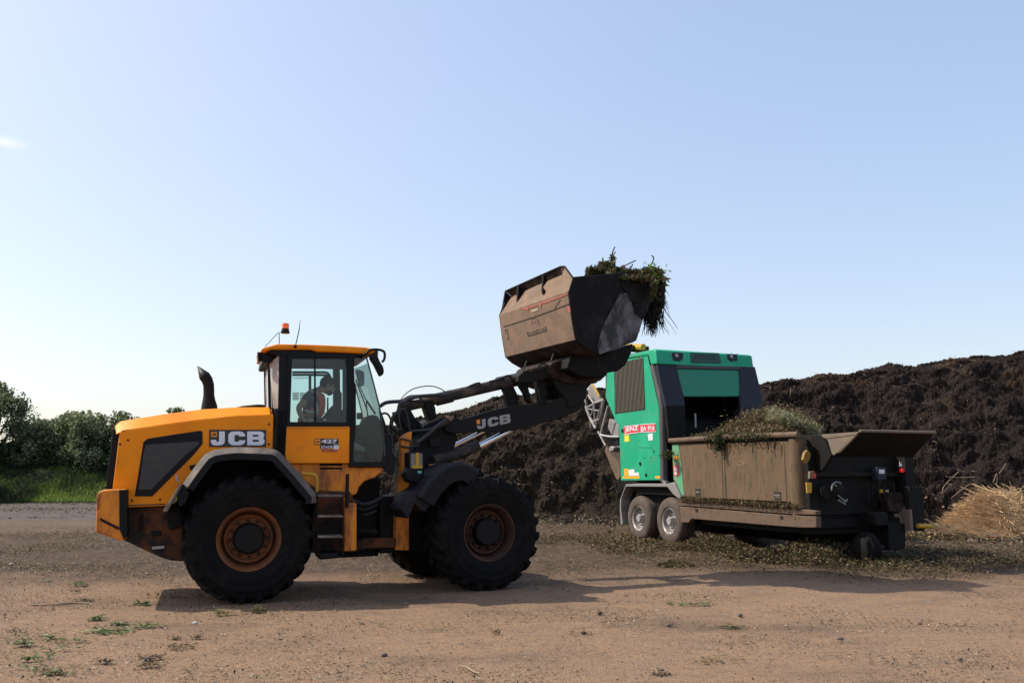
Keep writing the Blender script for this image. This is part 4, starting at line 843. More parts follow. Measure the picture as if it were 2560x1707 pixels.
b = MB()
for q in ([(882,732),(938,734),(940,762),(884,760)], [(884,775),(938,777),(940,815),(886,812)], [(1682,765),(1752,768),(1753,792),(1684,790)], [(1686,805),(1752,808),(1755,852),(1688,848)]): b = MB(); b.prism(FS.US(ZH(q), HS+.006), -FS.n*.01); b.build('handle_recess', M['seal'], hp)

b = MB()
for q in ([(895,762),(925,763),(925,776),(895,775)], [(1690,792),(1742,795),(1742,806),(1690,803)], [(1700,815),(1745,818),(1746,824),(1700,821)]): b.prism(FS.US(ZH(q), HS+.014), -FS.n*.008)
b.build('handle', M['steel'], hp)
b = MB(); b.prism(FS.US(ZH([(665,402),(712,404),(713,440),(667,438)]), HS+.014), -FS.n*.006); b.build('orange_sticker', M['orlabel'], hp)
b = MB(); b.prism(FS.US(ZH([(664,496),(713,500),(716,603),(668,604)]), HS+.014), -FS.n*.006); b.build('red_sticker', M['redlabel'], hp)
b = MB()
for q in ([(672,505),(684,506),(688,595),(676,596)], [(690,520),(696,520),(700,592),(692,592)], [(672,540),(708,542),(708,550),(672,548)]): b.prism(FS.US(ZH(q), HS+.018), -FS.n*.004)
b.build('sticker_mark', M['white'], hp)
b = MB(); place(text_polys('CF', .0), [FS.U(p, HS+.001) for p in ZH([(1305,505),(1400,500),(1310,455)])], .003, FS.n, b); b.build('finger_writing', mat('wiped_dust', (.22, .15, .09), .9), hp)
# rim
b = MB(); rimP = FS.US(ZH([(628,250),(800,240),(960,228)])+ZH([(1200,215),(1500,200),(1870,188)]), -.02)+FS.US(ZI([(310,378),(545,366),(890,344)]), -.02)
b.tube(rimP[:6]+[rimP[6].lerp(rimP[7], .15)], .058, 10); b.build('hopper_rim', M['chassis'], shd)
b = MB(); b.prism(FS.US(ZH([(640,262),(1870,214),(1870,250),(650,287)]), -.06), -FS.n*.05); b.build('rim_underside', M['darkmech'], shd)
b = MB(); b.tube([p+eL*(WB-.1) for p in rimP[:6]], .055, 8); b.build('hopper_rim', M['chassis'], shd)
sC = (FS.U(ZH([(1885,600)])[0], HS)-FS.O).dot(eS); zr = rimP[5].z
b = MB(); b.tube([FS.O+eS*sC+eL*.17+Vector((0, 0, .78)), FS.O+eS*sC+eL*.17+Vector((0, 0, zr-.08))], .17, 20); b.build('corner_column', M['brown'], shd)
kbox('hopper_end_wall', .17, WB-.1, sC+.02, sC+.14, .75, zr-.10, M['darkmech'])
kbox('hopper_floor', .1, WB-.1, sK+.1, sC, 1.15, 1.25, M['darkmech'])
# skirt, ledge, beam
b = MB(); b.prism(FS.US(ZH([(725,838),(1200,856),(1945,915),(1945,940),(1200,890),(725,870)]), .02), -FS.n*.15); b.build('ledge', M['chassis'], shd, .01)
sl('upper_beam', ZH([(725,872),(1200,892),(1945,942),(2105,960),(2105,1000),(1830,992),(1200,940),(725,905)]), -.0, .12, M['chassis'])
sl('lower_beam', ZH([(728,915),(1200,952),(1830,1002),(2110,1016),(2112,1130),(1960,1130),(1750,1116),(845,1040),(815,1080),(738,1076)]), -.01, .12, M['chassis'], bevel=.012)
b = MB(); b.prism(FS.US(ZH([(728,905),(1200,942),(1830,994),(2105,1002),(2105,1016),(1830,1004),(1200,953),(728,917)]), -.05), -FS.n*.05); b.build('beam_gap', M['seal'], shd)
b = MB()
for x, y in ((880, 935), (1740, 1010)): b.prism(FS.US(ZH([(x, y), (x+22, y+2), (x+22, y+28), (x, y+25)]), .01), -FS.n*.02)
b.build('bracket', M['seal'], shd)
kbox('chassis_rail', .25, WB-.15, .95, sC+.2, .50, 1.15, M['darkmech'], .02)
# fender over wheels
b = MB(); fo = ZH([(118,930),(122,840),(180,690),(300,683),(600,684),(670,668),(690,715),(745,830),(735,850),(660,790),(600,715),(180,712),(135,830),(130,930),(150,1090),(128,1100)])
b.prism(FS.US(fo, .02), -FS.n*.5); b.build('wheel_fender', M['steel'], shd, .006)
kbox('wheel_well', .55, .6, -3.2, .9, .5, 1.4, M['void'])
# truck wheels
def twheel(parent):
    ax = Vector((0, -1, 0)); Z = Vector()
    h = MB(); h.lathe([(.0, .03), (.085, .03), (.10, .0), (.105, -.10), (.16, -.12), (.16, -.2)], Z, ax, 8)
    for k in range(10):
        a = 2*math.pi*k/10; h.lathe([(.018, -.14), (.018, -.06), (0, -.055)], Vector((math.cos(a)*.168, 0, math.sin(a)*.168)), ax, 6)
    hub = h.build('wheel', M['alloyhub'], None, M=Matrix.Identity(4))
    r = MB(); r.lathe([(.10, -.14), (.20, -.13), (.225, -.10), (.235, -.06), (.255, .0), (.29, .02), (.30, .0), (.30, -.30), (.10, -.30)], Z, ax, 36, close=True); o = r.build('rim', M['alloy'], None, M=Matrix.Identity(4)); o.parent = hub
    t = MB(); t.lathe([(.295, .0), (.32, .025), (.40, .035), (.48, .02), (.515, -.01), (.535, -.06), (.535, -.13), (.527, -.14), (.535, -.15), (.535, -.24), (.527, -.25), (.535, -.26), (.535, -.31), (.50, -.36), (.40, -.37), (.295, -.36)], Z, ax, 56, close=True); o = t.build('tyre', M['truckrubber'], None, M=Matrix.Identity(4)); o.parent = hub
    return hub
M['alloyhub'] = mat('wheel_hub_metal', (.34, .33, .32), .6, .3, dust=(.26, .22, .19), amt=.5, scale=8)
tw = twheel(shd)
c2w = FS.U(ZH([(600,985)])[0], 0); c1w = FS.U(ZH([(292,960)])[0], 0)
for i, p in enumerate((c2w, c1w)):
    o = tw if i == 0 else copywheel(tw)
    put_wheel(o, shd, Vector((p.x, p.y, .53))-FS.n*.06, (0, 0, 0))
for p in (c2w, c1w):
    o = copywheel(tw); put_wheel(o, shd, Vector((p.x, p.y, .53))+eL*(WB-.0), (0, 0, R(180)))
for p in (c2w, c1w):
    b = MB(); b.tube([Vector((p.x, p.y, .53))+eL*.3, Vector((p.x, p.y, .53))+eL*(WB-.3)], .09, 10); b.build('axle', M['darkmech'], shd)
# hopper feed-end extension: side gusset, flap
fA = FS.U(ZI([(890,345)])[0], -.02)
r_ = ray((2336, 1075)); tt = 0
# across the machine from fA until it projects to u=2336
L_ = 1.74
for k_ in range(60):
    p = fA+eL*(k_*.05); yc = p.y*cp+(p.z-CAM_H)*sp_
    if 1280+F_PX*p.x/yc >= 2336: L_ = k_*.05; break
lowN = FS.U(ZI([(655,565)])[0], -.05)
flow = lowN+eL*.02; flowF = lowN+eL*(L_+.15); fB = fA+eL*L_
b = MB(); b.prism([fA, fB, flowF, flow], -(eS*.03)+Vector((0, 0, -.02))); b.build('feed_flap', M['chassisdark'] if 'chassisdark' in M else M['darkmech'], shd, .008)  # near-black colour stands for the shade on this face
M['tan'] = mat('sunlit_dusty_tan', (.15, .115, .085), .8, dust=(.2, .15, .11), amt=.5)  # dusty tan, pale enough to carry the sun on flap and leg edges
b = MB(); b.prism(FS.US(ZI([(600,418),(845,372),(700,530),(655,562),(640,548)]), -.04), -FS.n*.03); b.build('flap_gusset', M['tan'], shd, .004)
b = MB(); b.prism(FS.US(ZI([(545,376),(885,352),(850,378),(600,412),(555,400)]), -.03), -FS.n*.05); b.prism(FS.US(ZI([(845,372),(885,352),(712,532),(690,545)]), -.03), -FS.n*.05); b.build('flap_edge', M['tan'], shd, .004)
b = MB(); b.prism(FS.US(ZI([(210,395),(315,385),(545,380),(640,560),(560,690),(500,720),(400,700),(310,480)]), -.30), -FS.n*.05); b.build('end_plate', M['darkmech'], shd, .01)
b = MB(); b.tube([fA, fB], .025, 8); b.build('flap_top_edge', M['tan'], shd)
# tail machinery behind the flap
kbox('tail_panel', .25, 2.35, sC+.15, sC+.25, .85, 1.95, M['darkmech'])
kbox('tail_cross_beam', .15, 2.45, sC+.25, sC+.37, 1.55, 1.63, M['darkmech'])
kbox('tail_lower_beam', .1, 2.3, sC+.15, sC+.3, .62, .78, M['darkmech'])
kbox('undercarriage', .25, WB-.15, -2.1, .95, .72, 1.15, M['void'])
kbox('far_dark_skirt', WB-.62, WB-.50, -2.1, sC+.2, .18, .95, M['void'])  # near-black skirt, lengthened so the gap under the trailer reads as shade
kbox('tail_column', 2.30, 2.52, sC+.1, sC+.5, 1.0, 2.05, M['darkmech'])
kbox('tail_column', .12, .34, sC+.1, sC+.3, .75, 2.1, M['darkmech'])
sT = sC+.42
def kt(name, uvs, m, off=.0, th=.03, parent=shd, bevel=.004):
    b = MB(); b.prism(FK.US(uvs, sT+off), -FK.n*th); return b.build(name, m, parent, bevel)
kt('control_box', ZR([(870,165),(1000,165),(1000,350),(870,350)]), M['dgrey'], .05, .15)
kt('control_label', ZR([(890,198),(975,200),(975,262),(893,262)]), M['whitelabel'], .056, .006)
kt('tail_lamp', ZR([(1240,190),(1300,190),(1300,245),(1240,245)]), M['red'], .06, .08)
kt('tail_lamp', ZR([(-130,260),(-60,255),(-55,330),(-125,335)]), M['red'], .0, .08)
kt('lamp_guard', ZR([(-150,230),(-80,222),(-110,330),(-155,340)]), M['bkdust'], .03, .05)
kt('yellow_strap', ZR([(890,500),(955,500),(955,550),(890,550)]), M['yellow'], .06); kt('yellow_strap', ZR([(995,505),(1040,505),(1040,545),(995,545)]), mat('tan_strap', (.4, .3, .15), .7), .06)
kt('yellow_plate', ZI([(415,805),(462,805),(462,898),(422,898)]), M['yellow'], -.0); kt('yellow_hook', ZI([(400,540),(425,515),(455,545),(445,600),(410,640),(385,600)]), mat('dull_yellow_hook', (.25, .14, .02), .6), -.0, .06)
kt('white_stencil', ZR([(1195,110),(1205,75),(1212,110),(1235,110),(1235,155),(1195,155)]), M['whitelabel'], .09, .005)
kt('hanging_chain', ZR([(1050,560),(1130,540),(1240,560),(1290,700),(1240,830),(1060,830),(1020,700)]), M['bkdark'], .15, .2)
b = MB()
for q in ([(270,590),(330,640),(385,680)], [(275,660),(340,700),(385,725)], [(360,690),(400,670),(400,640)], [(180,430),(240,390),(320,410)], [(170,520),(190,430),(250,450)]): b.tube(catmull(FK.US(ZR(q), sT+.1), 4), .014, 6)
b.build('twisted_bracket', M['steel'], shd)
b = MB(); b.lathe([(.16, 0), (.17, .05), (.12, .08), (.06, .1), (0, .1)], FK.U(ZR([(220,500)])[0], sT), FK.n, 20); b.lathe([(.13, 0), (.14, .04), (0, .05)], FK.U(ZR([(85,530)])[0], sT), FK.n, 16); b.build('drive_disc', M['darkmech'], shd)
b = MB()
for i in range(9):
    x = 700+i*50; P = FK.US(ZR([(x, 380+random.randint(-20, 40)), (x+random.randint(-20, 40), 560), (x+random.randint(-20, 30), 700+random.randint(-60, 80))]), sT+.06+random.uniform(-.05, .1)); b = MB(); b.tube(catmull(P, 5), random.uniform(.010, .022), 6); b.build('tail_hose', M['darkmech'], shd)
# end leg plate, its sunlit edge painted as a tan strip, yellow rod
lf = FK.US(ZR([(1345,460),(1550,460),(1570,740),(1580,1130),(1410,1130),(1355,1120)]), sT+.3)
b = MB(); b.prism(lf, -FK.n*.12); b.build('end_leg', M['darkmech'], shd, .01)
b = MB(); b.tube([FK.U(ZR([(1470,1050)])[0], sT+.35), FK.U(ZR([(1680,1055)])[0], sT+.35)], .045, 10); b.build('yellow_pin', M['yellow'], shd)
b = MB(); b.prism(FK.US(ZR([(1342,800),(1385,800),(1410,1130),(1368,1130)]), sT+.33), -FK.n*.2); b.build('leg_edge', M['tan'], shd)
# jack leg and small wheel
jw = FK.U(ZR([(690,1290)])[0], sT+.35)
b = MB(); b.prism(FK.US(ZR([(830,850),(1000,840),(1030,860),(1030,1040),(870,1060),(835,1010)]), sT+.3), -FK.n*.3); b.prism(FK.US(ZR([(1030,1000),(1300,1010),(1290,1400),(1040,1420)]), sT+.2), -FK.n*.5); b.build('jack_leg', M['darkmech'], shd, .02)
ctr = Vector((jw.x, jw.y, .28)); 
b = MB(); b.lathe([(.06, .10), (.15, .09), (.17, .11), (.19, .10), (.26, .08), (.285, .03), (.285, -.07), (.26, -.1), (.17, -.1), (.06, -.06)], ctr, FS.n, 28, close=True); jwh = b.build('jack_wheel', M['rubber'], shd)
b = MB(); b.tube([ctr+FS.n*.12, ctr-FS.n*.4], .05, 10); b.lathe([(.165, .112), (.18, .118), (.165, .124)], ctr, FS.n, 24); b.build('hub', M['darkmech'], jwh)
# discharge conveyor at the far end
def cv(name, uvs, w0, th, m, bevel=.01):
    b = MB(); b.prism(FS.US(uvs, w0), -FS.n*th); return b.build(name, m, shd, bevel)
M['cgrey'] = mat('conveyor_grey', (.24, .23, .225), .6, .2, dust=(.20, .15, .12), amt=.45, scale=4)
cv('conveyor_head', ZS([(150,160),(175,125),(205,100),(300,260),(345,300),(300,330),(225,350),(160,290)]), -.9, .05, M['cgrey'])
cv('conveyor_edge', ZS([(195,108),(208,102),(296,255),(283,264)]), -.85, .05, M['yellow'])
b = MB()
for q, rr in (([(120,300),(160,240),(225,345),(350,305)], .035), ([(120,300),(130,400),(175,520),(250,660)], .045), ([(225,345),(205,470),(175,520)], .03), ([(350,305),(330,440),(300,545),(240,570)], .04), ([(230,350),(235,570)], .025), ([(340,310),(260,560)], .03), ([(175,520),(185,655)], .018), ([(250,660),(260,590),(200,560)], .02), ([(130,400),(235,350)], .03), ([(135,410),(300,440)], .02), ([(280,700),(375,880)], .03)):
    b.tube(FS.US(ZS(q), -.8), rr, 6)
b.build('conveyor_lattice', M['cgrey'], shd)
b = MB(); b.tube(catmull(FS.US(ZS([(402,380),(360,545),(316,710),(328,745),(370,755),(450,765),(550,765)]), -.3), 4), .028, 8); b.build('guard_rail', mat('galvanised', (.5, .5, .5), .4, .7), shd)
cv('conveyor_body', ZS([(420,540),(540,615),(545,760),(460,770),(400,640)]), -.5, .3, M['cgrey'])
cv('conveyor_motor', ZS([(410,910),(440,880),(480,900),(470,950),(420,960)]), -.4, .3, M['cgrey'], .03)
cv('conveyor_boom', ZS([(350,560),(420,545),(480,700),(560,900),(560,1040),(500,1040),(430,870),(330,740)]), -1.2, .2, M['darkmech'])
cv('conveyor_lower_boom', ZS([(358,935),(385,880),(420,960),(490,1040),(555,1120),(565,1260),(530,1320),(500,1290)]), -.7, .3, M['chassis'])
b = MB(); b.lathe([(.035, 0), (.05, .01), (.035, .02)], FS.U(ZS([(492,1338)])[0], -.4), FS.n, 12); b.tube(FS.US(ZS([(498,1350),(515,1450),(540,1480)]), -.4), .03, 6); b.tube(FS.US(ZS([(440,1440),(500,1400)]), -.4), .05, 6); b.build('coupling', M['darkmech'], shd)
# debris sitting on the ledge (stuff), green waste in the hopper
def litter_on(p0, p1, n, spread, size, name, label, m=waste, zjit=.05, cat='debris'):
    p0, p1 = V3(p0), V3(p1); t_ = rng.uniform(0, 1, (n, 1)); Cn = p0+(p1-p0)*t_+rng.normal(size=(n, 3))*np.array(spread)
    o = leaf_mesh(name, Cn, rng.uniform(size*.5, size*1.5, n), rng.beta(1.5, 2, n), m, .5); tag(o, label, cat, kind='stuff'); return o
litter_on(FS.U(ZH([(740,835)])[0], .02), FS.U(ZH([(1930,915)])[0], .02), 6000, (.03, .05, .028), .03, 'ledge_debris', 'crust of brown plant bits along the ledge below the shredder hopper', wasteb)
hop_c = []
for uv, l_, ru, rz_, n_ in ((ZJ([(760,1405)])[0], .4, .16, .04, 900), (ZJ([(930,1395)])[0], .5, .18, .06, 1800), (ZJ([(1100,1370)])[0], .8, .20, .09, 3200), (ZJ([(1290,1300)])[0], 1.0, .20, .14, 4500), (ZJ([(1470,1220)])[0], 1.1, .20, .18, 5000), (ZJ([(1640,1165)])[0], 1.2, .21, .19, 5500), (ZJ([(1820,1135)])[0], 1.3, .22, .2, 5500), (ZJ([(1990,1170)])[0], 1.2, .22, .2, 4500), (ZJ([(2130,1250)])[0], 1.1, .18, .12, 2500), (ZJ([(1500,1330)])[0], .8, .28, .08, 4000), (ZJ([(1850,1300)])[0], .8, .24, .1, 4000)):
    c_ = V3(on_plane(uv, FS.O+eL*l_, FS.n)); hop_c.append(c_+rng.normal(size=(n_, 3))*np.array([ru, ru, rz_*.62]))
Cn = np.concatenate(hop_c); k_ = len(Cn)
hopload = leaf_mesh('hopper_load', Cn, rng.uniform(.025, .10, k_), np.clip(rng.normal(.62, .28, k_), 0, 1), wasteb, .16); tag(hopload, 'mound of brown and green plant waste heaped in the shredder hopper', 'green waste', kind='stuff')
# grey-green shrubby bundle
fol = plantmat('grey_green_foliage', [(.035, .040, .018), (.11, .12, .055), (.25, .25, .13), (.42, .40, .26)])
c_ = V3(on_plane(ZI([(300,270)])[0], FS.O+eL*1.0, FS.n)); n_ = 4200
off_ = np.clip(rng.normal(size=(n_, 3)), -1.8, 1.8)*np.array([.25, .22, .075]); off_[:, 2] -= .42*off_[:, 0]
dirs = np.tile(np.array([.5, -.3, .55]), (n_, 1))+rng.normal(size=(n_, 3))*.45
o = leaf_mesh('foliage_bundle', c_+off_, rng.uniform(.04, .11, n_), rng.beta(2.4, 1.3, n_), fol, .14, dirs=dirs); tag(o, 'wispy grey-green cut foliage on the right end of the hopper load', 'cut foliage', kind='stuff')
# bits draped over the rim
b = MB()
def drape(frame, q, w_, r0=.012): b.tube(catmull(frame.US(q, w_), 4), r0, 5)
for x in (1010, 1035, 1090, 1130, 1180, 1400, 1620, 1690):
    y = 235; drape(FS, ZH([(x, y-10), (x+random.randint(-8, 8), y+35), (x+random.randint(-15, 20), y+random.randint(60, 110))]), .06, .014)
o = b.build('draped_stems', waste, None); tag(o, 'thin plant stems draped over the shredder hopper rim', 'plant stems', kind='stuff')
litter_on(FS.U(ZH([(980,215)])[0], .03), FS.U(ZH([(1640,200)])[0], .03), 900, (.06, .06, .05), .05, 'rim_debris', 'leafy scraps caught along the top rim of the shredder hopper')
n_ = 420; cA = V3(FS.U(ZH([(1115,260)])[0], .08)); leafc = cA+rng.normal(size=(n_, 3))*np.array([.05, .04, .10])
o = leaf_mesh('leaf_sprig', leafc, rng.uniform(.04, .09, n_), rng.uniform(.35, .6, n_), waste, .5); tag(o, 'green leafy sprig hanging from the hopper rim against the brown panel', 'plant sprig')
n_ = 220; cA = V3(FS.U(ZG([(1025,1285)])[0], .15)); leafc = cA+rng.normal(size=(n_, 3))*np.array([.08, .05, .045])
o = leaf_mesh('leaf_sprig', leafc, rng.uniform(.04, .09, n_), rng.uniform(.4, .65, n_), waste, .5); tag(o, 'green leafy sprig stuck on the dark corner column of the shredder', 'plant sprig')

# ================================================================== DRIVER
drv = None
def Q(x, y, w_=0.0): return FR.U(ZQ([(x, y)])[0], w_)
def skin_fig(name, verts, edges, rad, m, parent, sub=2):
    me = bpy.data.meshes.new(name); Mi = WM[parent.name].inverted() if parent else Matrix.Identity(4)
    me.from_pydata([tuple(Mi @ v) for v in verts], edges, []); me.materials.append(m)
    o = bpy.data.objects.new(name, me); C.objects.link(o)
    md = o.modifiers.new('skin', 'SKIN'); md.use_smooth_shade = True
    for i, r_ in enumerate(rad): me.skin_vertices[0].data[i].radius = (r_, r_)
    me.skin_vertices[0].data[0].use_root = True
    s_ = o.modifiers.new('sub', 'SUBSURF'); s_.levels = sub; s_.render_levels = sub
    if parent: o.parent = parent
    return o
pel = Q(520, 1560, 0); drv = thing('person', 'driver in an orange hi-vis vest leaning forward in the loader cab', 'person', pel, A1)
chest = Q(640, 950, 0); sh0 = Q(640, 620, 0); neck = Q(820, 430, 0); head = Q(1020, 330, 0); hd2 = Q(1090, 170, 0)
shN, shF = Q(500, 640, .19), Q(640, 600, -.19)
elN, elF = Q(190, 960, .27), Q(700, 900, -.25)
wrN, wrF = Q(310, 1300, .22), Q(980, 1130, -.15); haN = Q(420, 1385, .18)
hipN, hipF = pel+nR*.1, pel-nR*.1; knN, knF = pel+d1*.45+nR*.14+Vector((0,0,.05)), pel+d1*.45-nR*.14+Vector((0,0,.05))
anN, anF = knN+d1*.1-Vector((0,0,.42)), knF+d1*.1-Vector((0,0,.42)); toN, toF = anN+d1*.18-Vector((0,0,.03)), anF+d1*.18-Vector((0,0,.03))
vv = [pel, chest, sh0, neck, head, shN, elN, wrN, haN, shF, elF, wrF, hipN, knN, anN, toN, hipF, knF, anF, toF]
ee = [(0,1),(1,2),(2,3),(3,4),(2,5),(5,6),(6,7),(7,8),(2,9),(9,10),(10,11),(0,12),(12,13),(13,14),(14,15),(0,16),(16,17),(17,18),(18,19)]
rr = [.14,.14,.12,.06,.075,.065,.048,.032,.036,.06,.045,.03,.09,.07,.05,.035,.09,.07,.05,.035]
body = skin_fig('body', vv, ee, rr, M['skin'], drv)
# head
b = MB(); hc = Q(1070, 230, 0); axh = (Q(1150, 60)-Q(1020, 560)).normalized(); fwd = (d1*.75-Vector((0, 0, .62))).normalized(); 
def sphere_pts(b, c_, rx, ry, rz, X, Y, Z, nu=20, nv=14, cut=None):
    vs = []; 
    for j in range(nv+1):
        ph = math.pi*j/nv
        for i in range(nu):
            th_ = 2*math.pi*i/nu; vs.append(c_+X*(rx*math.sin(ph)*math.cos(th_))+Y*(ry*math.sin(ph)*math.sin(th_))+Z*(rz*math.cos(ph)))
    b.add(vs, [[j*nu+i, j*nu+(i+1) % nu, (j+1)*nu+(i+1) % nu, (j+1)*nu+i] for j in range(nv) for i in range(nu)])
Zh = (Vector((0, 0, .85))+d1*-.15).normalized(); Xh = (d1*.9-Vector((0,0,.25))).normalized(); Zh = nR.cross(Xh).normalized(); Zh = Zh if Zh.z > 0 else -Zh
hc = Q(1075, 290, 0)
sphere_pts(b, hc, .098, .078, .125, Xh, nR, Zh)
b.prism([hc+Xh*.09+Zh*.02, hc+Xh*.125-Zh*.03, hc+Xh*.09-Zh*.04], nR*.012); b.prism([hc+Xh*.09+Zh*.02, hc+Xh*.125-Zh*.03, hc+Xh*.09-Zh*.04], -nR*.012)
sphere_pts(b, hc+Xh*.065-Zh*.09, .035, .04, .03, Xh, nR, Zh, 10, 8)
for sg_ in (1, -1): sphere_pts(b, hc+nR*.08*sg_-Xh*.005, .022, .012, .032, Xh, nR, Zh, 8, 6)
b.build('head', M['skin'], drv)
b = MB()
for sg_ in (1, -1): sphere_pts(b, hc+Xh*.088+nR*.032*sg_+Zh*.012, .012, .014, .010, Xh, nR, Zh, 8, 6)
b.prism([hc+Xh*.092-Zh*.062+nR*.025, hc+Xh*.096-Zh*.062-nR*.025, hc+Xh*.092-Zh*.07], Xh*.008); b.build('eyes_and_mouth', M['hair'], drv)
b = MB(); sphere_pts(b, hc-Xh*.018+Zh*.03, .108, .09, .115, Xh, nR, Zh); b.build('hair', M['hair'], drv)
b = MB(); sphere_pts(b, hc+Xh*.05-Zh*.085, .055, .062, .05, Xh, nR, Zh, 12, 8); b.build('beard', M['hair'], drv)
# shirt, vest
skin_fig('shirt', [chest+(pel-chest)*.8, chest, sh0, shN, shN.lerp(elN, .6), shF, shF.lerp(elF, .6), neck.lerp(sh0, .6)], [(0,1),(1,2),(2,3),(3,4),(2,5),(5,6),(2,7)], [.155,.155,.135,.085,.068,.08,.065,.085], M['navy'], drv)
skin_fig('vest', [chest+(pel-chest)*.55, chest+d1*.03, sh0+d1*.05, sh0.lerp(neck, .35)], [(0,1),(1,2),(2,3)], [.163,.168,.150,.10], M['vest'], drv)
b = MB()
for q in ([(560,430),(700,640),(760,1000),(720,1180)],): b.tube(catmull([Q(x, y, .165) for x, y in q], 5), .018, 6)
b.tube(catmull([Q(400, 1040, .15), Q(560, 1080, .185), Q(720, 1090, .165)], 4), .024, 6); b.build('reflective_strip', M['strip'], drv)
skin_fig('trousers', [pel, hipN, knN, anN, hipF, knF, anF], [(0,1),(1,2),(2,3),(0,4),(4,5),(5,6)], [.155,.1,.085,.062,.1,.085,.062], M['trouser'], drv)
# hands: five curled fingers each
for hand, dirf in ((haN, (d1*.9+Vector((0, 0, -.1))).normalized()), (wrF, (d1*.8+Vector((0, 0, .1))).normalized())):
    vs = [hand]; es = []; rd = [.034]
    for i in range(4):
        base = hand+dirf*.07+nR*(.027*(1.5-i)); vs.append(base); es.append((0, len(vs)-1)); rd.append(.012); pv = len(vs)-1; L_ = (.032, .036, .034, .027)[i]; d_ = dirf.copy()
        for s_ in range(3):
            d_ = (d_+Vector((0, 0, -.45))).normalized(); vs.append(vs[-1]+d_*L_*(1-.15*s_)); es.append((pv, len(vs)-1)); rd.append(.0095-.0008*s_); pv = len(vs)-1
    pv = 0; p = hand+nR*.035+dirf*.02; vs.append(p); es.append((0, len(vs)-1)); rd.append(.014); pv = len(vs)-1
    for s_ in range(2):
        vs.append(vs[-1]+(dirf*.7+nR*.4-Vector((0, 0, .3))).normalized()*.034); es.append((pv, len(vs)-1)); rd.append(.011); pv = len(vs)-1
    skin_fig('hand', vs, es, rd, M['skin'], drv, 1)

# ================================================================== GROUND
def grid_mesh(name, X, Y, Z, m, hue=None):
    ny, nx = X.shape; V = np.stack([X, Y, Z], -1).reshape(-1, 3)
    i = np.arange((ny-1)*(nx-1)); r_ = i//(nx-1); c_ = i % (nx-1); a = r_*nx+c_
    F = np.stack([a, a+1, a+nx+1, a+nx], 1)
    me = bpy.data.meshes.new(name); me.vertices.add(len(V)); me.vertices.foreach_set('co', V.astype(np.float32).ravel())
    me.loops.add(F.size); me.loops.foreach_set('vertex_index', F.astype(np.int32).ravel())
    me.polygons.add(len(F)); me.polygons.foreach_set('loop_start', np.arange(0, F.size, 4, dtype=np.int32))
    me.polygons.foreach_set('use_smooth', np.ones(len(F), bool))
    me.materials.append(m); me.update(calc_edges=True)
    o = bpy.data.objects.new(name, me); C.objects.link(o); return o
def vnoise(x, y, seed=0):
    """smooth value noise, numpy"""
    xi = np.floor(x).astype(np.int64); yi = np.floor(y).astype(np.int64); fx = x-xi; fy = y-yi
    def hsh(a, b_): 
        v = (a*374761393+b_*668265263+seed*974711) & 0x7fffffff; v = ((v ^ (v >> 13))*1274126177) & 0x7fffffff; return ((v ^ (v >> 16)) & 0xffff)/65535.0
    sx = fx*fx*(3-2*fx); sy = fy*fy*(3-2*fy)
    return (hsh(xi, yi)*(1-sx)+hsh(xi+1, yi)*sx)*(1-sy)+(hsh(xi, yi+1)*(1-sx)+hsh(xi+1, yi+1)*sx)*sy
def fbm(x, y, o=5, seed=0, g_=.5):
    a = 1; t_ = 0; s_ = 0
    for k in range(o): s_ = s_+a*(vnoise(x, y, seed+k)-.5); t_ += a; a *= g_; x = x*2.03+7; y = y*2.03+3
    return s_/t_
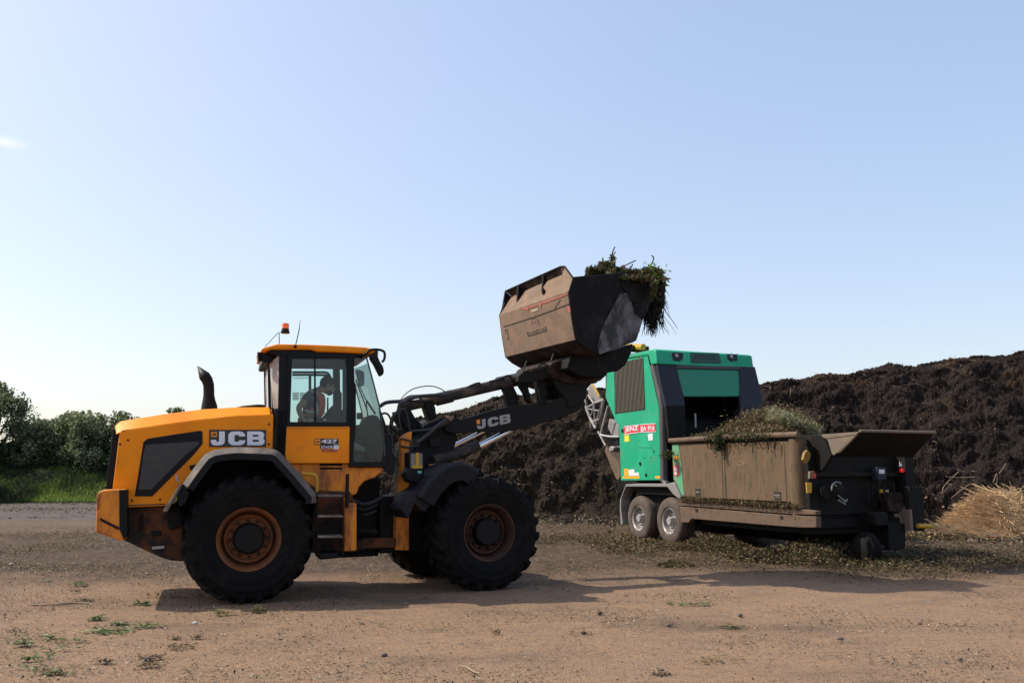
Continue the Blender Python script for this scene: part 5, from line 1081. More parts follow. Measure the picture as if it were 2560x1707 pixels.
def groundmat():
    m = bpy.data.materials.new('packed_dirt'); m.use_nodes = True; t = m.node_tree; N = t.nodes; L = t.links; b = N['Principled BSDF']; b.inputs['Roughness'].default_value = .95; b.inputs['Specular IOR Level'].default_value = .15
    tc = N.new('ShaderNodeTexCoord')
    def nz(sc_, det, rg=.6, sx=1, sy=1):
        mp = N.new('ShaderNodeMapping'); mp.inputs['Scale'].default_value = (sx, sy, 1); L.new(tc.outputs['Object'], mp.inputs[0])
        n = N.new('ShaderNodeTexNoise'); n.inputs['Scale'].default_value = sc_; n.inputs['Detail'].default_value = det; n.inputs['Roughness'].default_value = rg; L.new(mp.outputs[0], n.inputs['Vector']); return n
    def mr(n, lo, hi, a=0, c_=1):
        r_ = N.new('ShaderNodeMapRange'); r_.inputs[1].default_value = lo; r_.inputs[2].default_value = hi; r_.inputs[3].default_value = a; r_.inputs[4].default_value = c_; L.new(n.outputs[0], r_.inputs[0]); return r_.outputs[0]
    def mix(a, b_, f):
        x = N.new('ShaderNodeMix'); x.data_type = 'RGBA'
        for k, v in (('A', a), ('B', b_)):
            if isinstance(v, tuple): x.inputs[k].default_value = (*v, 1)
            else: L.new(v, x.inputs[k])
        L.new(f, x.inputs['Factor']); return x.outputs['Result']
    tan = (.30, .190, .115); dark = (.160, .105, .07); grey = (.16, .132, .115)
    c_ = mix(tan, dark, mr(nz(.35, 6, .65, 1, 1.6), .50, .66))
    c_ = mix(c_, (.24, .165, .115), mr(nz(2.5, 6, .7), .48, .62, 0, .6))
    c_ = mix(c_, (.075, .05, .034), mr(nz(22, 5, .8, .7, 1.6), .545, .60, 0, .75)); c_ = mix(c_, (.10, .07, .048), mr(nz(7, 7, .8, .6, 1.8), .54, .62, 0, .6))
    c_ = mix(c_, (.42, .32, .24), mr(nz(50, 3, .75), .56, .64, 0, .55))
    # far grey gravel road and darker working area by position
    sep = N.new('ShaderNodeSeparateXYZ'); L.new(tc.outputs['Object'], sep.inputs[0])
    wob = nz(.25, 4); 
    def band(out, lo, hi):
        ad = N.new('ShaderNodeMath'); ad.operation = 'MULTIPLY_ADD'; L.new(wob.outputs[0], ad.inputs[0]); ad.inputs[1].default_value = 6; L.new(out, ad.inputs[2])
        r_ = N.new('ShaderNodeMapRange'); r_.inputs[1].default_value = lo; r_.inputs[2].default_value = hi; L.new(ad.outputs[0], r_.inputs[0]); return r_.outputs[0]
    xm = N.new('ShaderNodeMapRange'); xm.inputs[1].default_value = -7; xm.inputs[2].default_value = -4; xm.inputs[3].default_value = 1; xm.inputs[4].default_value = 0; L.new(sep.outputs['X'], xm.inputs[0])
    fm = N.new('ShaderNodeMath'); fm.operation = 'MULTIPLY'; L.new(band(sep.outputs['Y'], 26, 36), fm.inputs[0]); L.new(xm.outputs[0], fm.inputs[1]); far = fm.outputs[0]
    greyc = mix(grey, (.07, .056, .048), mr(nz(2.5, 8, .8, .6, 1.5), .42, .58))
    c_ = mix(c_, greyc, far)
    # darker damp strip from the loader's rear to the heap foot
    mid = band(sep.outputs['Y'], 16.2, 19.0)
    mm = N.new('ShaderNodeMath'); mm.operation = 'MULTIPLY'; L.new(mid, mm.inputs[0])
    inv = N.new('ShaderNodeMath'); inv.operation = 'SUBTRACT'; inv.inputs[0].default_value = 1; L.new(far, inv.inputs[1]); L.new(inv.outputs[0], mm.inputs[1])
    m3 = N.new('ShaderNodeMath'); m3.operation = 'MULTIPLY'; L.new(mm.outputs[0], m3.inputs[0]); m3.inputs[1].default_value = .92
    c_ = mix(c_, mix((.040, .028, .020), (.125, .085, .055), mr(nz(4, 8, .85), .42, .60)), m3.outputs[0])
    L.new(c_, b.inputs['Base Color'])
    bn = N.new('ShaderNodeBump'); bn.inputs['Strength'].default_value = .9; bn.inputs['Distance'].default_value = .03
    ad = N.new('ShaderNodeMath'); ad.operation = 'ADD'; L.new(nz(12, 6, .7, 1, 1.3).outputs[0], ad.inputs[0]); L.new(nz(60, 3, .6).outputs[0], ad.inputs[1]); L.new(ad.outputs[0], bn.inputs['Height']); L.new(bn.outputs[0], b.inputs['Normal'])
    return m
xs = np.concatenate([-np.geomspace(3000, 32, 14), np.linspace(-30, 30, 420), np.geomspace(32, 3000, 14)])
ys = np.concatenate([np.linspace(-60, 3, 8), np.linspace(4, 30, 360), np.geomspace(31, 4000, 24)])
X, Y = np.meshgrid(xs, ys)
Z = fbm(X*.8, Y*1.2, 4, 3)*.05*np.clip((34-Y)/20, 0, 1)*(np.abs(X) < 31)+fbm(X*5, Y*5, 3, 9)*.022*(Y < 30)*(np.abs(X) < 31)
fp_ = [(FR.P(0, .93, 0), .6), (FR.P(0, -.93, 0), .6), (FF.P(1.55, .93, 0), .6), (FF.P(1.55, -.93, 0), .6)]
for p, r_ in fp_: Z = Z*(1-np.exp(-((X-p.x)**2+(Y-p.y)**2)/r_**2))
ground = grid_mesh('ground', X, Y, Z, groundmat()); tag(ground, kind='structure')
# ---- compost heaps
def heapmat(name, a, b1, c1, c2=None):
    m = bpy.data.materials.new(name); m.use_nodes = True; t = m.node_tree; N = t.nodes; L = t.links; b = N['Principled BSDF']; b.inputs['Roughness'].default_value = .95; b.inputs['Specular IOR Level'].default_value = .15
    tc = N.new('ShaderNodeTexCoord')
    def nz(sc_, det, rg=.6):
        n = N.new('ShaderNodeTexNoise'); n.inputs['Scale'].default_value = sc_; n.inputs['Detail'].default_value = det; n.inputs['Roughness'].default_value = rg; L.new(tc.outputs['Object'], n.inputs['Vector']); return n
    def mr(n, lo, hi, x=0, y=1):
        r_ = N.new('ShaderNodeMapRange'); r_.inputs[1].default_value = lo; r_.inputs[2].default_value = hi; r_.inputs[3].default_value = x; r_.inputs[4].default_value = y; L.new(n.outputs[0], r_.inputs[0]); return r_.outputs[0]
    def mix(A_, B_, f):
        x = N.new('ShaderNodeMix'); x.data_type = 'RGBA'
        for k, v in (('A', A_), ('B', B_)):
            if isinstance(v, tuple): x.inputs[k].default_value = (*v, 1)
            else: L.new(v, x.inputs[k])
        L.new(f, x.inputs['Factor']); return x.outputs['Result']
    c_ = mix(a, b1, mr(nz(.7, 6, .7), .45, .62)); c_ = mix(c_, c1, mr(nz(22, 5, .8), .50, .70, 0, .8))
    if c2:
        sx_ = N.new('ShaderNodeSeparateXYZ'); L.new(tc.outputs['Object'], sx_.inputs[0]); zr_ = N.new('ShaderNodeMapRange'); zr_.inputs[1].default_value = 3.2; zr_.inputs[2].default_value = 4.9; zr_.inputs[3].default_value = .15; L.new(sx_.outputs['Z'], zr_.inputs[0])
        mu_ = N.new('ShaderNodeMath'); mu_.operation = 'MULTIPLY'; L.new(mr(nz(.55, 5, .7), .52, .62, 0, .9), mu_.inputs[0]); L.new(zr_.outputs[0], mu_.inputs[1]); c_ = mix(c_, c2, mu_.outputs[0])
    L.new(c_, b.inputs['Base Color'])
    bn = N.new('ShaderNodeBump'); bn.inputs['Strength'].default_value = 1; bn.inputs['Distance'].default_value = .06
    L.new(nz(22, 6, .8).outputs[0], bn.inputs['Height']); L.new(bn.outputs[0], b.inputs['Normal']); return m
def heap(name, crest, base, backd, nT, nS, m, seed, label, jit=.035, chunky=.3):
    """crest: [(u, v, Y)], base: [(x, y)] same count"""
    cr = [at_Y((u, v), Y_) for u, v, Y_ in crest]; n = len(cr)
    tt_ = np.linspace(0, n-1, nT); cx = np.interp(tt_, range(n), [p.x for p in cr]); cy = np.interp(tt_, range(n), [p.y for p in cr]); cz = np.interp(tt_, range(n), [p.z for p in cr])
    bx = np.interp(tt_, range(n), [p[0] for p in base]); by = np.interp(tt_, range(n), [p[1] for p in base])
    s = np.concatenate([np.linspace(0, 1, nS), 1+np.linspace(.02, 1, nS//3)])
    S = s[:, None]
    px = np.where(S <= 1, bx+(cx-bx)*S, cx+(S-1)*backd*.1); py = np.where(S <= 1, by+(cy-by)*S, cy+(S-1)*backd)
    prof_ = np.where(S <= 1, np.clip(S, 0, 1)**.92*(1-.06*np.clip(S-.85, 0, 1)/.15)+.06*np.clip(S-.85, 0, 1)/.15, 1-(S-1)**1.3)
    z = cz*prof_
    env = np.clip(z/.7, .08, 1)*np.where(S <= 1, 1, .7)
    rid = fbm(px*.55, py*.55+z*.5, 5, seed); r2 = fbm(px*1.7+z, py*1.7+z*1.3, 5, seed+20); 
    edge = np.where(S <= 1, np.clip((1-S)*6, .18, 1), .25)
    z2 = z-.18*chunky*np.clip(z, 0, 1)+(rid*1.3*chunky+r2*1.0*chunky)*env*edge*2+fbm(px*5, py*5+z*4, 4, seed+5, .7)*.30*env*np.clip(edge*2,.35,1)+rng.normal(size=z.shape)*jit*env
    px = px+rng.normal(size=z.shape)*jit*env*.8; py = py-(rid*.9+r2*.7)*env*chunky*2+rng.normal(size=z.shape)*jit*env
    z2 = z2-.04*(S < .01)
    o = grid_mesh(name, px+np.zeros_like(z), py, z2, m); tag(o, label, 'compost heap'); return o, (cx, cy, cz, bx, by)
hm_dark = heapmat('dark_compost', (.013, .0095, .0085), (.026, .018, .0155), (.065, .045, .037), (.075, .045, .026))
hm_left = heapmat('brown_compost', (.020, .0145, .0095), (.038, .028, .018), (.10, .075, .05), (.014, .010, .008))
crR = [(u_, v_-2, y_+2) for u_, v_, y_ in [(1660,1010,30),(1780,978,29.5),(1903,958,29),(1938,948,29),(2004,944,29),(2053,935,29),(2117,938,29),(2169,919,29),(2227,904,29),(2285,912,29),(2343,903,29),(2429,890,29),(2516,886,29),(2560,874,29),(2800,840,28),(3000,850,27)]]
bsR = [(5.5,29),(7,27.5),(8.4,26),(9,25.3),(9.8,24.8),(10.2,24.3),(10.6,24),(11,23.8),(11.4,23.6),(11.8,23.4),(12.3,23.2),(12.9,23),(13.5,22.8),(14.2,22.5),(16,21.5),(19,20.5)]
hR, gR = heap('compost_heap', crR, bsR, 9, 420, 190, hm_dark, 11, 'huge near-black compost heap rising behind the shredder to the right edge', .016, .34)
crL = [(u_, v_+16, y_) for u_, v_, y_ in [(800,1172,33),(870,1110,34),(940,1050,34.5),(990,1040,35),(1040,1026,35),(1103,1013,35),(1168,996,35),(1241,972,35),(1300,968,35),(1400,960,35),(1500,950,35),(1600,955,34.5),(1700,965,33.5),(1800,990,32)]]
bsL = [(-6.9,31.5),(-5.8,31),(-4.9,30.8),(-4.0,30.6),(-3.2,30.6),(-2.3,30.6),(-1.3,30.6),(-.3,30.5),(.7,30.3),(2,30),(3.2,29.4),(4.4,29),(5.6,29),(7.5,29)]
hL, gL = heap('compost_heap', crL, bsL, 6, 340, 150, hm_left, 31, 'brown lumpy compost heap seen between the loader arm and the green shredder', .022, .34)
# fibrous scatter over heaps
def scatter_heap(obj, n, size, name, label, m, hl=(0, 1), lo=0):
    me = obj.data; co = np.empty(len(me.vertices)*3, np.float32); me.vertices.foreach_get('co', co); co = co.reshape(-1, 3)
    idx = rng.integers(lo, len(co), n); Cn = co[idx]+rng.normal(size=(n, 3))*np.array([.06, .05, .03])+np.array([0, -.02, .02])
    o = leaf_mesh(name, Cn, size*.35+rng.exponential(size*.5, n), rng.uniform(*hl, n)**2.2, m, .3); tag(o, label, 'debris', kind='stuff'); return o
fibre = plantmat('compost_fibre', [(.03, .02, .016), (.06, .042, .032), (.12, .085, .06), (.34, .26, .19)], trans=0)
fibreL = plantmat('compost_fibre_brown', [(.035, .025, .016), (.085, .06, .038), (.16, .12, .075), (.38, .3, .22)], trans=0)
scatter_heap(hR, 60000, .036, 'heap_fibre', 'woody fibres and pale flecks covering the dark right-hand compost heap', fibre)
scatter_heap(hL, 40000, .045, 'heap_fibre', 'woody fibres and pale flecks covering the brown compost heap by the loader arm', fibreL)

def heap_sticks(obj, n, name, label, m):
    me = obj.data; b = MB(); N_ = len(me.vertices)
    for i in range(n):
        v = me.vertices[random.randrange(N_//8, N_)].co; d = Vector((random.gauss(0, 1), random.gauss(0, .4), random.gauss(0, .45))).normalized(); L_ = .08+random.expovariate(7); p = Vector(v)+Vector((0, -.05, .03))
        b.tube([p-d*L_*.5, p+Vector((0, -.02, .02)), p+d*L_*.5], random.uniform(.003, .007), 3, False)
    o = b.build(name, m, None, smooth=False, recalc=False); tag(o, label, 'sticks', kind='stuff')
heap_sticks(hR, 260, 'heap_sticks', 'thin pale sticks poking from the dark right-hand heap', M['twig'])
heap_sticks(hL, 150, 'heap_sticks', 'thin pale sticks poking from the brown heap by the loader arm', M['twig'])
b = MB()
for uv_, Y_ in (((2277,1186), 22.8), ((2315,1243), 22.4), ((2358,1266), 22.0)):
    p = at_Y(uv_, Y_); b.box(p, Vector((.06, .015, .02)), Vector((0, .03, .01)), Vector((.0, 0, .02)))
o = b.build('plastic_scraps', mat('pink_plastic', (.42, .20, .15), .6), None, .004); tag(o, 'small pinkish scraps of plastic beside the shredder end leg', 'plastic scraps', kind='stuff')
def foot_clods(g_, n, size, label, m):
    cx, cy, cz, bx, by = g_; k = rng.integers(0, len(bx), n); f = rng.exponential(.55, n)
    dx = bx[k]-cx[k]; dy = by[k]-cy[k]; L_ = np.hypot(dx, dy); Cn = np.stack([bx[k]+dx/L_*f, by[k]+dy/L_*f, .03+.22*np.exp(-f*1.6)*rng.uniform(0, 1, n)], 1)
    o = leaf_mesh('heap_spill', Cn, size*.4+rng.exponential(size*.6, n), rng.uniform(0, .8, n), m, .6); tag(o, label, 'debris', kind='stuff')
foot_clods(gL, 16000, .06, 'loose clods spilling from the foot of the brown heap onto the dirt', fibreL)
foot_clods(gR, 16000, .06, 'loose clods spilling from the foot of the dark right-hand heap', fibreL)
# ---- litter on the ground
def litter(n, xr, yr, dens, size, name, label, m, hue=(0, 1), asp=.5, zh=.01):
    x = rng.uniform(*xr, n*3); y = rng.uniform(*yr, n*3); keep = rng.uniform(size=n*3) < dens(x, y); x = x[keep][:n]; y = y[keep][:n]; k = len(x)
    Cn = np.stack([x, y, rng.uniform(.0, zh, k)+.012], 1)
    o = leaf_mesh(name, Cn, rng.uniform(size*.4, size*1.7, k), rng.uniform(*hue, k), m, asp, flat=.75); tag(o, label, 'debris', kind='stuff'); return o
chip = plantmat('ground_chips', [(.03, .02, .013), (.05, .034, .022), (.11, .075, .048), (.17, .12, .075), (.13, .13, .06), (.42, .34, .25)], trans=0)
litter(70000, (-14, 13), (6.3, 21), lambda x, y: .06+.94*np.clip(fbm(x*.8, y*1.3, 4, 41)*5+.30-.07*x, 0, 1), .026, 'ground_litter', 'tiny wood chips and crumbs strewn over the packed dirt', chip)
zs_ = lambda x, y: np.exp(-((x-3.2)/4.2)**2-((y-19.3-.25*(3-x))/2.2)**2)
litter(90000, (-4.5, 12), (14.0, 31), lambda x, y: np.clip(np.exp(-((y-(21.5-.42*(x-1.5)))/3.6)**2)*(.10+1.5*np.clip(fbm(x*.8, y*.7, 5, 55)*6+.35, 0, 1))*(x < 11), 0, 1), .05, 'shredder_litter', 'mat of shredded leaves and chips around the shredder wheels', wasteb, (0, .88), .5, .10)
litter(20000, (5, 17), (13.5, 22), lambda x, y: np.exp(-((y-(17.2+.30*(x-9)))/1.5)**2), .045, 'feed_end_litter', 'leafy spillage under the feed end of the shredder', wasteb, (0, .9), .4, .14)
litter(7000, (-34, -10), (26, 47), lambda x, y: np.clip(fbm(x*.3, y*.5, 4, 91)*6+.3, 0, 1), .09, 'road_litter', 'scattered darker crumbs over the grey gravel track on the left', chip, (0, .8), .5, .02)
litter(30000, (-14, -3.5), (12, 27), lambda x, y: np.clip(fbm(x*.7, y*.5, 3, 77)*4+.3, 0, 1), .032, 'yard_litter', 'pale green and brown chippings behind the loader tail', wasteb, (.0, 1), .5, .02)
# small mounds of spilt waste
def mound(uv, rx, ry, h, n, m, name, label, cat, hue=(.1, .9), size=.07, z0=0, kind='stuff'):
    p = on_ground(uv); a = rng.uniform(0, 2*math.pi, n); r_ = np.sqrt(rng.uniform(0, 1, n)); x = r_*np.cos(a); y = r_*np.sin(a)
    z = h*np.clip(1-r_**1.3, 0, 1)*rng.uniform(.25, 1, n)
    Cn = np.stack([p.x+x*rx, p.y+y*ry, z0+z+.01], 1)
    o = leaf_mesh(name, Cn, rng.uniform(size*.5, size*1.5, n), rng.uniform(*hue, n), m, .4); tag(o, label, cat, kind=kind); return o
mound((2040,1400), 1.6, .8, .42, 5200, wasteb, 'waste_mound', 'low dark mound of spilt plant waste in the shade under the hopper end', 'green waste', (0, .6), .09)
mound((1745,1362), .9, .6, .22, 2400, wasteb, 'waste_mound', 'low brown mound of chippings beside the rear trailer wheel', 'green waste', (.1, 1), .06)
mound((1585,1355), 1.3, .7, .14, 2600, wasteb, 'waste_mound', 'thin mound of chippings in front of the twin trailer wheels', 'green waste', (.1, 1), .06)
mound((1690,1414), .35, .25, .12, 700, wasteb, 'waste_mound', 'small lump of plant waste at the edge of the bucket shadow', 'green waste', (.1, .8), .05)
mound((2350,1345), 1.5, 1.0, .35, 3600, wasteb, 'waste_mound', 'brown leafy spill beside the shredder end leg', 'green waste', (.1, 1), .07)
# ridge of spilt chippings along the near side of the trailer, under its beam
rA = FS.O+eS*1.0-FS.n*.05; rB = FS.O+eS*(sC+.8)-FS.n*.15; n_ = 16000; t_ = rng.uniform(0, 1, (n_, 1)); wv = rng.normal(size=(n_, 1))*.32
Cn = V3(rA)+(V3(rB)-V3(rA))*t_-V3(FS.n)*wv; hh = (.26+.10*np.sin(t_*9))*np.exp(-(wv/.42)**2); Cn[:, 2:3] = hh*rng.uniform(.2, 1, (n_, 1))+.01
o = leaf_mesh('waste_ridge', Cn, rng.uniform(.02, .06, n_), rng.uniform(0, .9, n_), wasteb, .4); tag(o, 'long ridge of dark chippings lying under the side beam of the shredder', 'green waste', kind='stuff')
# straw
sp = on_ground((2500, 1345)); b = MB(); b.mi = 0
def straw_lay(n, cx, cy, rx, ry, h, ang, spread, Lr, rad=.0065):
    for i in range(n):
        a = random.uniform(0, 2*math.pi); r_ = math.sqrt(random.random()); x = r_*math.cos(a); y = r_*math.sin(a)
        z = h*max(0, 1-r_**1.4)*random.uniform(.5, 1)+.02
        an = ang+random.gauss(0, spread); dz = random.gauss(0, .25); L_ = random.uniform(*Lr)
        d = Vector((math.cos(an), math.sin(an)*.8, dz)).normalized(); p = Vector((cx+x*rx, cy+y*ry, z)); q_ = p+d*L_; p = p-d*L_*.3
        if q_.z < .01: q_.z = .01
        if p.z < .01: p.z = .01
        b.tube([p, p.lerp(q_, .5)+Vector((0, 0, random.uniform(-.02, .03))), q_], rad*random.uniform(.7, 1.4), 3, False)
straw_lay(9000, sp.x+.25, sp.y+.5, 1.1, .9, 1.15, R(165), .75, (.2, .6), .0065)
straw_lay(1300, sp.x+.7, sp.y+.6, 1.1, .8, 1.3, R(130), .9, (.25, .7))
straw_lay(500, sp.x-.6, sp.y-.2, 1.1, .5, .25, R(172), .3, (.4, .9))
o = b.build('straw_pile', M['straw'], None, smooth=False, recalc=False); tag(o, 'golden dry straw pile at the foot of the dark heap on the right', 'straw', kind='stuff')
# twigs near the straw
b = MB()
for q in ([(2364,1189),(2378,1193),(2436,1192)], [(2355,1232),(2360,1215),(2378,1196),(2398,1178)], [(2356,1232),(2380,1208)], [(2378,1245),(2400,1226),(2425,1209)], [(2392,1172),(2412,1180)], [(2483,1205),(2492,1183),(2492,1215)], [(2498,1183),(2515,1158)], [(2524,1203),(2534,1232)], [(2505,1208),(2515,1232)]):
    pts_ = [at_Y(p, 23.3) for p in q]; b.tube(catmull(pts_, 3), .009, 5)
o = b.build('broken_branches', M['twig'], None); tag(o, 'pale broken branches lying on the heap above the straw', 'branches', kind='stuff')
# ---- green leaf scraps in the foreground (individual)
scrap = plantmat('fresh_leaf', [(.022, .032, .012), (.05, .085, .022), (.10, .16, .05), (.26, .30, .17)])
scrap_b = plantmat('brown_scrap', [(.02, .014, .01), (.06, .045, .025), (.13, .12, .04), (.2, .15, .08)])
def tuft(uv, r_, n, size, m, name, label, cat, group=None, hue=(.2, 1), h=.05):
    p = on_ground(uv); c_ = np.array([p.x, p.y, .0]); o_ = rng.normal(size=(n, 3))*np.array([r_, r_*.6, h]); o_[:, 2] = np.abs(o_[:, 2])*.35+.012
    o = leaf_mesh(name, c_+o_-np.array([p.x, p.y, 0]), rng.uniform(size*.5, size*1.4, n), rng.uniform(*hue, n), m, .30, flat=.78); o.location = (p.x, p.y, 0); tag(o, label, cat, group); return o
tuft((352,1512), .07, 40, .10, scrap, 'leaf_scrap', 'bright green leaf lying at the left tip of the loader shadow', 'leaf scrap')
tuft((272,1582), .13, 60, .11, scrap, 'leaf_scrap', 'largest spread of long green leaves on the dirt below the loader tail', 'leaf scrap')
tuft((362,1570), .09, 60, .07, scrap, 'leaf_scrap', 'fine green weed tuft just right of the largest spread of leaves', 'leaf scrap')
for i, uv in enumerate([(48,1596),(60,1614),(125,1598),(195,1605),(135,1626),(72,1652),(112,1648),(90,1675),(145,1688),(298,1564),(238,1552),(120,1455),(196,1463),(60,1613)]):
    tuft(uv, random.uniform(.04, .10), random.randint(20, 50), random.uniform(.05, .09), scrap, 'leaf_scrap', 'small green leaf scrap scattered on the brown dirt at lower left', 'leaf scrap', 'small green leaf scraps at lower left')
for i, uv in enumerate([(376,1648),(374,1667),(264,1658),(440,1600),(490,1597),(450,1620),(48,1580),(150,1607),(215,1505),(190,1480),(128,1688),(210,1470),(1445,1586),(1653,1690),(1671,1564),(1240,1586),(1500,1536)]):
    tuft(uv, random.uniform(.03, .07), random.randint(25, 60), random.uniform(.03, .06), scrap_b, 'dirt_clump', 'small dark clump of soil and roots on the open dirt', 'clump', 'dark clumps of soil and roots on the dirt', (0, .6), .05)
tuft((556,1536), .06, 90, .06, scrap_b, 'moss_clump', 'golden brown mossy clump in front of the rear loader tyre', 'clump', None, (.6, 1), .06)
tuft((645,1530), .07, 120, .06, scrap_b, 'moss_clump', 'olive mossy clump at the shadow edge right of the golden one', 'clump', None, (.35, .8), .07)
tuft((1730,1512), .14, 50, .08, scrap, 'leaf_scrap', 'flat green stem on the open dirt below the long shadow', 'leaf scrap', None, (.2, .7), .02)
tuft((1825,1571), .09, 50, .07, scrap, 'leaf_scrap', 'small green tuft on the open dirt at lower right', 'leaf scrap', None, (.1, .5), .03)
tuft((1790,1653), .12, 40, .07, scrap_b, 'leaf_scrap', 'yellowish stem scrap near the bottom right of the open dirt', 'leaf scrap', None, (.7, 1), .02)
b = MB(); b.tube(catmull([on_ground(p, .02) for p in [(80,1511),(140,1510),(190,1506),(225,1507)]], 4), .012, 5); o = b.build('stick', M['twig'], None); tag(o, 'long thin stick lying on the dirt left of the loader shadow', 'stick')
b = MB(); b.tube(catmull([on_ground(p, .02) for p in [(1150,1663),(1170,1668),(1185,1678),(1200,1682)]], 4), .008, 5); o = b.build('stick', M['twig'], None); tag(o, 'short pale twig lying near the bottom centre of the dirt', 'stick')
# stones
def stone(uv, r_, m, label, group=None):
    p = on_ground(uv); b = MB(); sphere_pts(b, Vector((0, 0, r_*.4)), r_, r_*.8, r_*.6, Vector((1, 0, 0)), Vector((0, 1, 0)), Vector((0, 0, 1)), 10, 7)
    for i, v in enumerate(b.v): b.v[i] = v*(1+.35*noise.noise(v*18+Vector(uv+(0,))))
    o = b.build('stone', m, None); o.location = (p.x, p.y, 0); tag(o, label, 'stone', group)
pale = mat('pale_stone', (.45, .43, .4), .9); dark = mat('dark_stone', (.10, .08, .07), .9)
stone((27,1411), .03, pale, 'pale stone on the dirt at the left edge'); stone((487,1560), .03, pale, 'pale stone in front of the rear loader tyre'); stone((1312,1424), .045, pale, 'white stone touching the front loader tyre')
for uv in [(1460,1584),(1650,1678),(1672,1565),(1155,1612),(370,1650),(264,1660),(1590,1700),(1850,1540),(2100,1600),(2300,1560),(960,1640),(1500,1535),(700,1600),(2400,1650),(905,1560)]:
    stone(uv, random.uniform(.02, .035), dark, 'small dark stone lying on the open dirt', 'small dark stones on the open dirt')

# ================================================================== LEFT BACKGROUND: bank, grass, trees
gm = heapmat('bank_soil_grass', (.018, .024, .010), (.022, .034, .011), (.04, .06, .016))
xs = np.linspace(-62, 2, 160); ys = np.linspace(45, 62, 60); X, Y = np.meshgrid(xs, ys)
foot = 46.2+.12*(X+26)+fbm(X*.3, Y*0, 3, 5)*1.2
Z = np.clip((Y-foot)/5.5, 0, 1); Z = Z*Z*(3-2*Z)*1.9*np.clip((2-X)/8, 0, 1)+fbm(X, Y, 4, 6)*.25*(Y > foot)-.05
bank = grid_mesh('grass_bank', X, Y, Z, gm); tag(bank, kind='structure')
n_ = 42000; x = rng.uniform(-40, -15, n_); y = rng.uniform(46, 56, n_); ft = 46.2+.12*(x+26); zz = np.clip((y-ft)/5.5, 0, 1); zz = zz*zz*(3-2*zz)*1.9; keep = y > ft+.2; x, y, zz = x[keep], y[keep], zz[keep]; n_ = len(x)
grassm = plantmat('grass_blades', [(.012, .020, .007), (.025, .042, .010), (.085, .145, .018), (.20, .27, .05)])
dirs = np.tile(np.array([0, 0, 1.0]), (n_, 1))+rng.normal(size=(n_, 3))*.35
o = leaf_mesh('grass', np.stack([x, y, zz+.12], 1), rng.uniform(.10, .34, n_), np.clip(fbm(x*.6, y*.8, 3, 14)*1.6+.12+rng.normal(size=n_)*.10+.75*np.clip((x+25.2)*1.2, 0, 1)*np.clip((50-y)*.6, 0, 1), 0, 1), grassm, .16, dirs=dirs); tag(o, 'rough grass growing on the bank below the left-hand trees', 'grass', kind='stuff')  # blade hue carries a sunlit patch on the right, shade elsewhere
leafm = plantmat('tree_leaf', [(.035, .046, .024), (.10, .125, .055), (.20, .235, .11), (.42, .45, .30)], trans=.45)
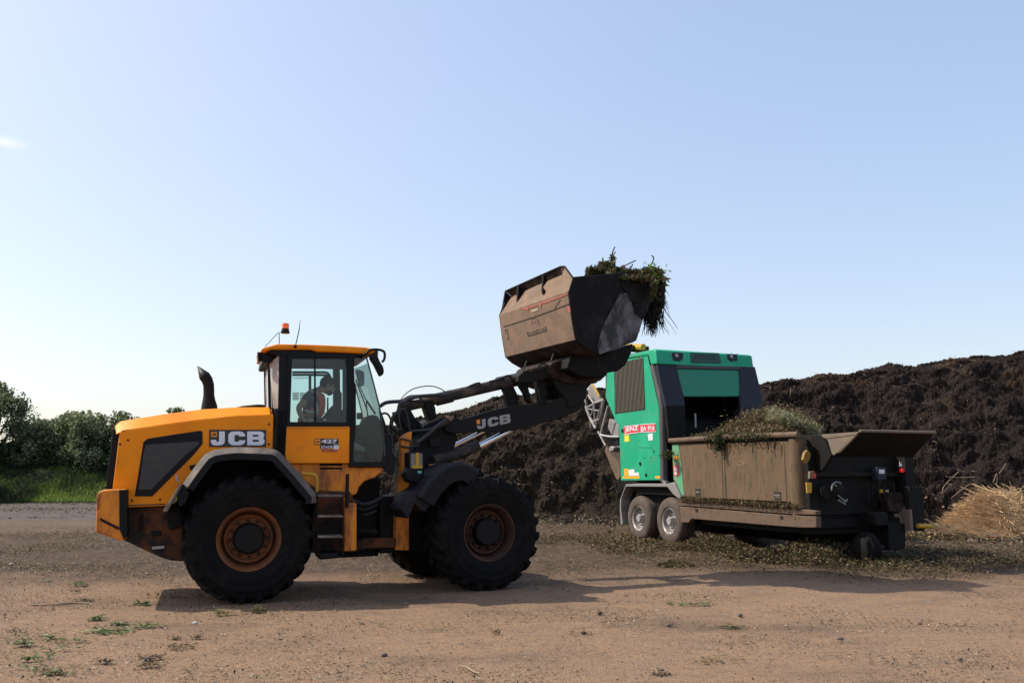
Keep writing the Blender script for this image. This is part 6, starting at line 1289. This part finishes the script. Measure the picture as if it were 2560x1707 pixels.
def tree(x, y, z0, h, rx, nl, label, trunk=.12, lf=.17, seed=0, hue=(0, 1), group=None, ry=None):
    t = thing('tree', label, 'tree', (x, y, z0), 0, group)
    b = MB(); base = Vector((x, y, z0-.1)); ends = []
    top_ = Vector((x+random.uniform(-.2, .2), y, z0+h*.75)); b.tube([base, base.lerp(top_, .5)+Vector((random.uniform(-.2, .2), 0, 0)), top_], [trunk, trunk*.7, trunk*.25], 7)
    nc = int(26+h*5); cl = []
    for i in range(nc):
        a = random.uniform(0, 2*math.pi); ph = random.uniform(.12, 1); rr_ = rx*math.sqrt(max(0, 1-((ph-.42)/.60)**2))*random.uniform(.45, 1.05); c_ = Vector((x+math.cos(a)*rr_, y+math.sin(a)*(ry or rx)*.8*rr_/rx, z0+h*ph*random.uniform(.9, 1.03))); cl.append(c_)
        if i % 3 == 0:
            s_ = base.lerp(top_, min(.95, max(.15, ph*.7))); b.tube([s_, s_.lerp(c_, .5)+Vector((0, 0, .15)), c_], [trunk*.4, trunk*.25, trunk*.08], 5)
    b.build('trunk', M['bark'], t)
    per = nl//nc; Cn = []; hu = []
    for c_ in cl:
        r_ = random.uniform(.35, .62)*rx*.55+.12; k = rng.normal(size=(per, 3)); k /= np.linalg.norm(k, axis=1, keepdims=True); k *= (rng.uniform(.35, 1, (per, 1))**.6)*r_
        k[:, 2] *= 1.0; Cn.append(V3(c_)+k); hu.append(np.clip(rng.uniform(*hue, per)*.75+random.uniform(-.1, .25), 0, 1))
    # upright leading shoots for an uneven outline
    for i in range(12):
        a = random.uniform(0, 2*math.pi); rr_ = rx*random.uniform(0, .8); bx_ = np.array([x+math.cos(a)*rr_, y+math.sin(a)*rr_*.5, z0+h*(.80+.2*(1-rr_/rx))]); L_ = random.uniform(.3, .9)*h*.14
        kk = 55; t_ = rng.uniform(-1, 1, (kk, 1)); Cn.append(bx_+t_*np.array([random.uniform(-.3, .3), 0, 1])*L_+rng.normal(size=(kk, 3))*.09*(1.2-t_)); hu.append(rng.uniform(.4, 1, kk))
    Cn = np.concatenate(Cn); hu = np.concatenate(hu)
    leaf_mesh('crown', Cn, rng.uniform(lf*.6, lf*1.3, len(Cn)), hu, leafm, .6, parent=t); return t
M['bark'] = mat('bark', (.06, .045, .032), .9)
tree(-29.6, 52, 1.2, 5.1, 2.3, 12000, 'tallest dark green tree at the left edge of the hedge', .16, seed=1)
tree(-32.5, 52.5, 1.3, 5.6, 2.5, 9000, 'broad dark tree cut by the left edge of the photograph', .16)
tree(-27.2, 52, 1.2, 3.2, 1.3, 7000, 'small round bush right next to the tallest tree', .08)
tree(-25.9, 52.3, 1.3, 3.4, 1.4, 7500, 'mid green hedge bush between the small round bush and the pale-topped one', .08)
tree(-24.4, 52, 1.2, 3.65, 1.5, 8500, 'hedge bush with the palest sunlit top close to the loader tail', .09, hue=(.2, 1))
tree(-22.7, 52.3, 1.3, 3.4, 1.5, 7500, 'hedge bush half hidden behind the loader rear grille', .09, hue=(.1, 1))
tree(-19.55, 52.5, 1.3, 3.72, .75, 5000, 'tree whose tip shows just above the loader hood', .09)
tree(-17.0, 52.5, 1.2, 2.6, 1.6, 4000, 'low bush hidden behind the loader hood', .09)
tree(-29.9, 47.3, .6, 4.6, 1.6, 6500, 'bush just outside the left edge shading the grass bank', .09)
# dark undergrowth along the hedge foot
n_ = 26000; x = rng.uniform(-37, -15, n_); y = rng.uniform(51.2, 53.6, n_); z = 1.2+rng.uniform(0, 1, n_)**.8*2.1*(1+.3*fbm(x, y*0, 3, 8))
o = leaf_mesh('undergrowth', np.stack([x, y, z], 1), rng.uniform(.12, .28, n_), rng.uniform(0, .5, n_), leafm, .6); tag(o, 'dense dark undergrowth filling the foot of the hedge', 'undergrowth', kind='stuff')
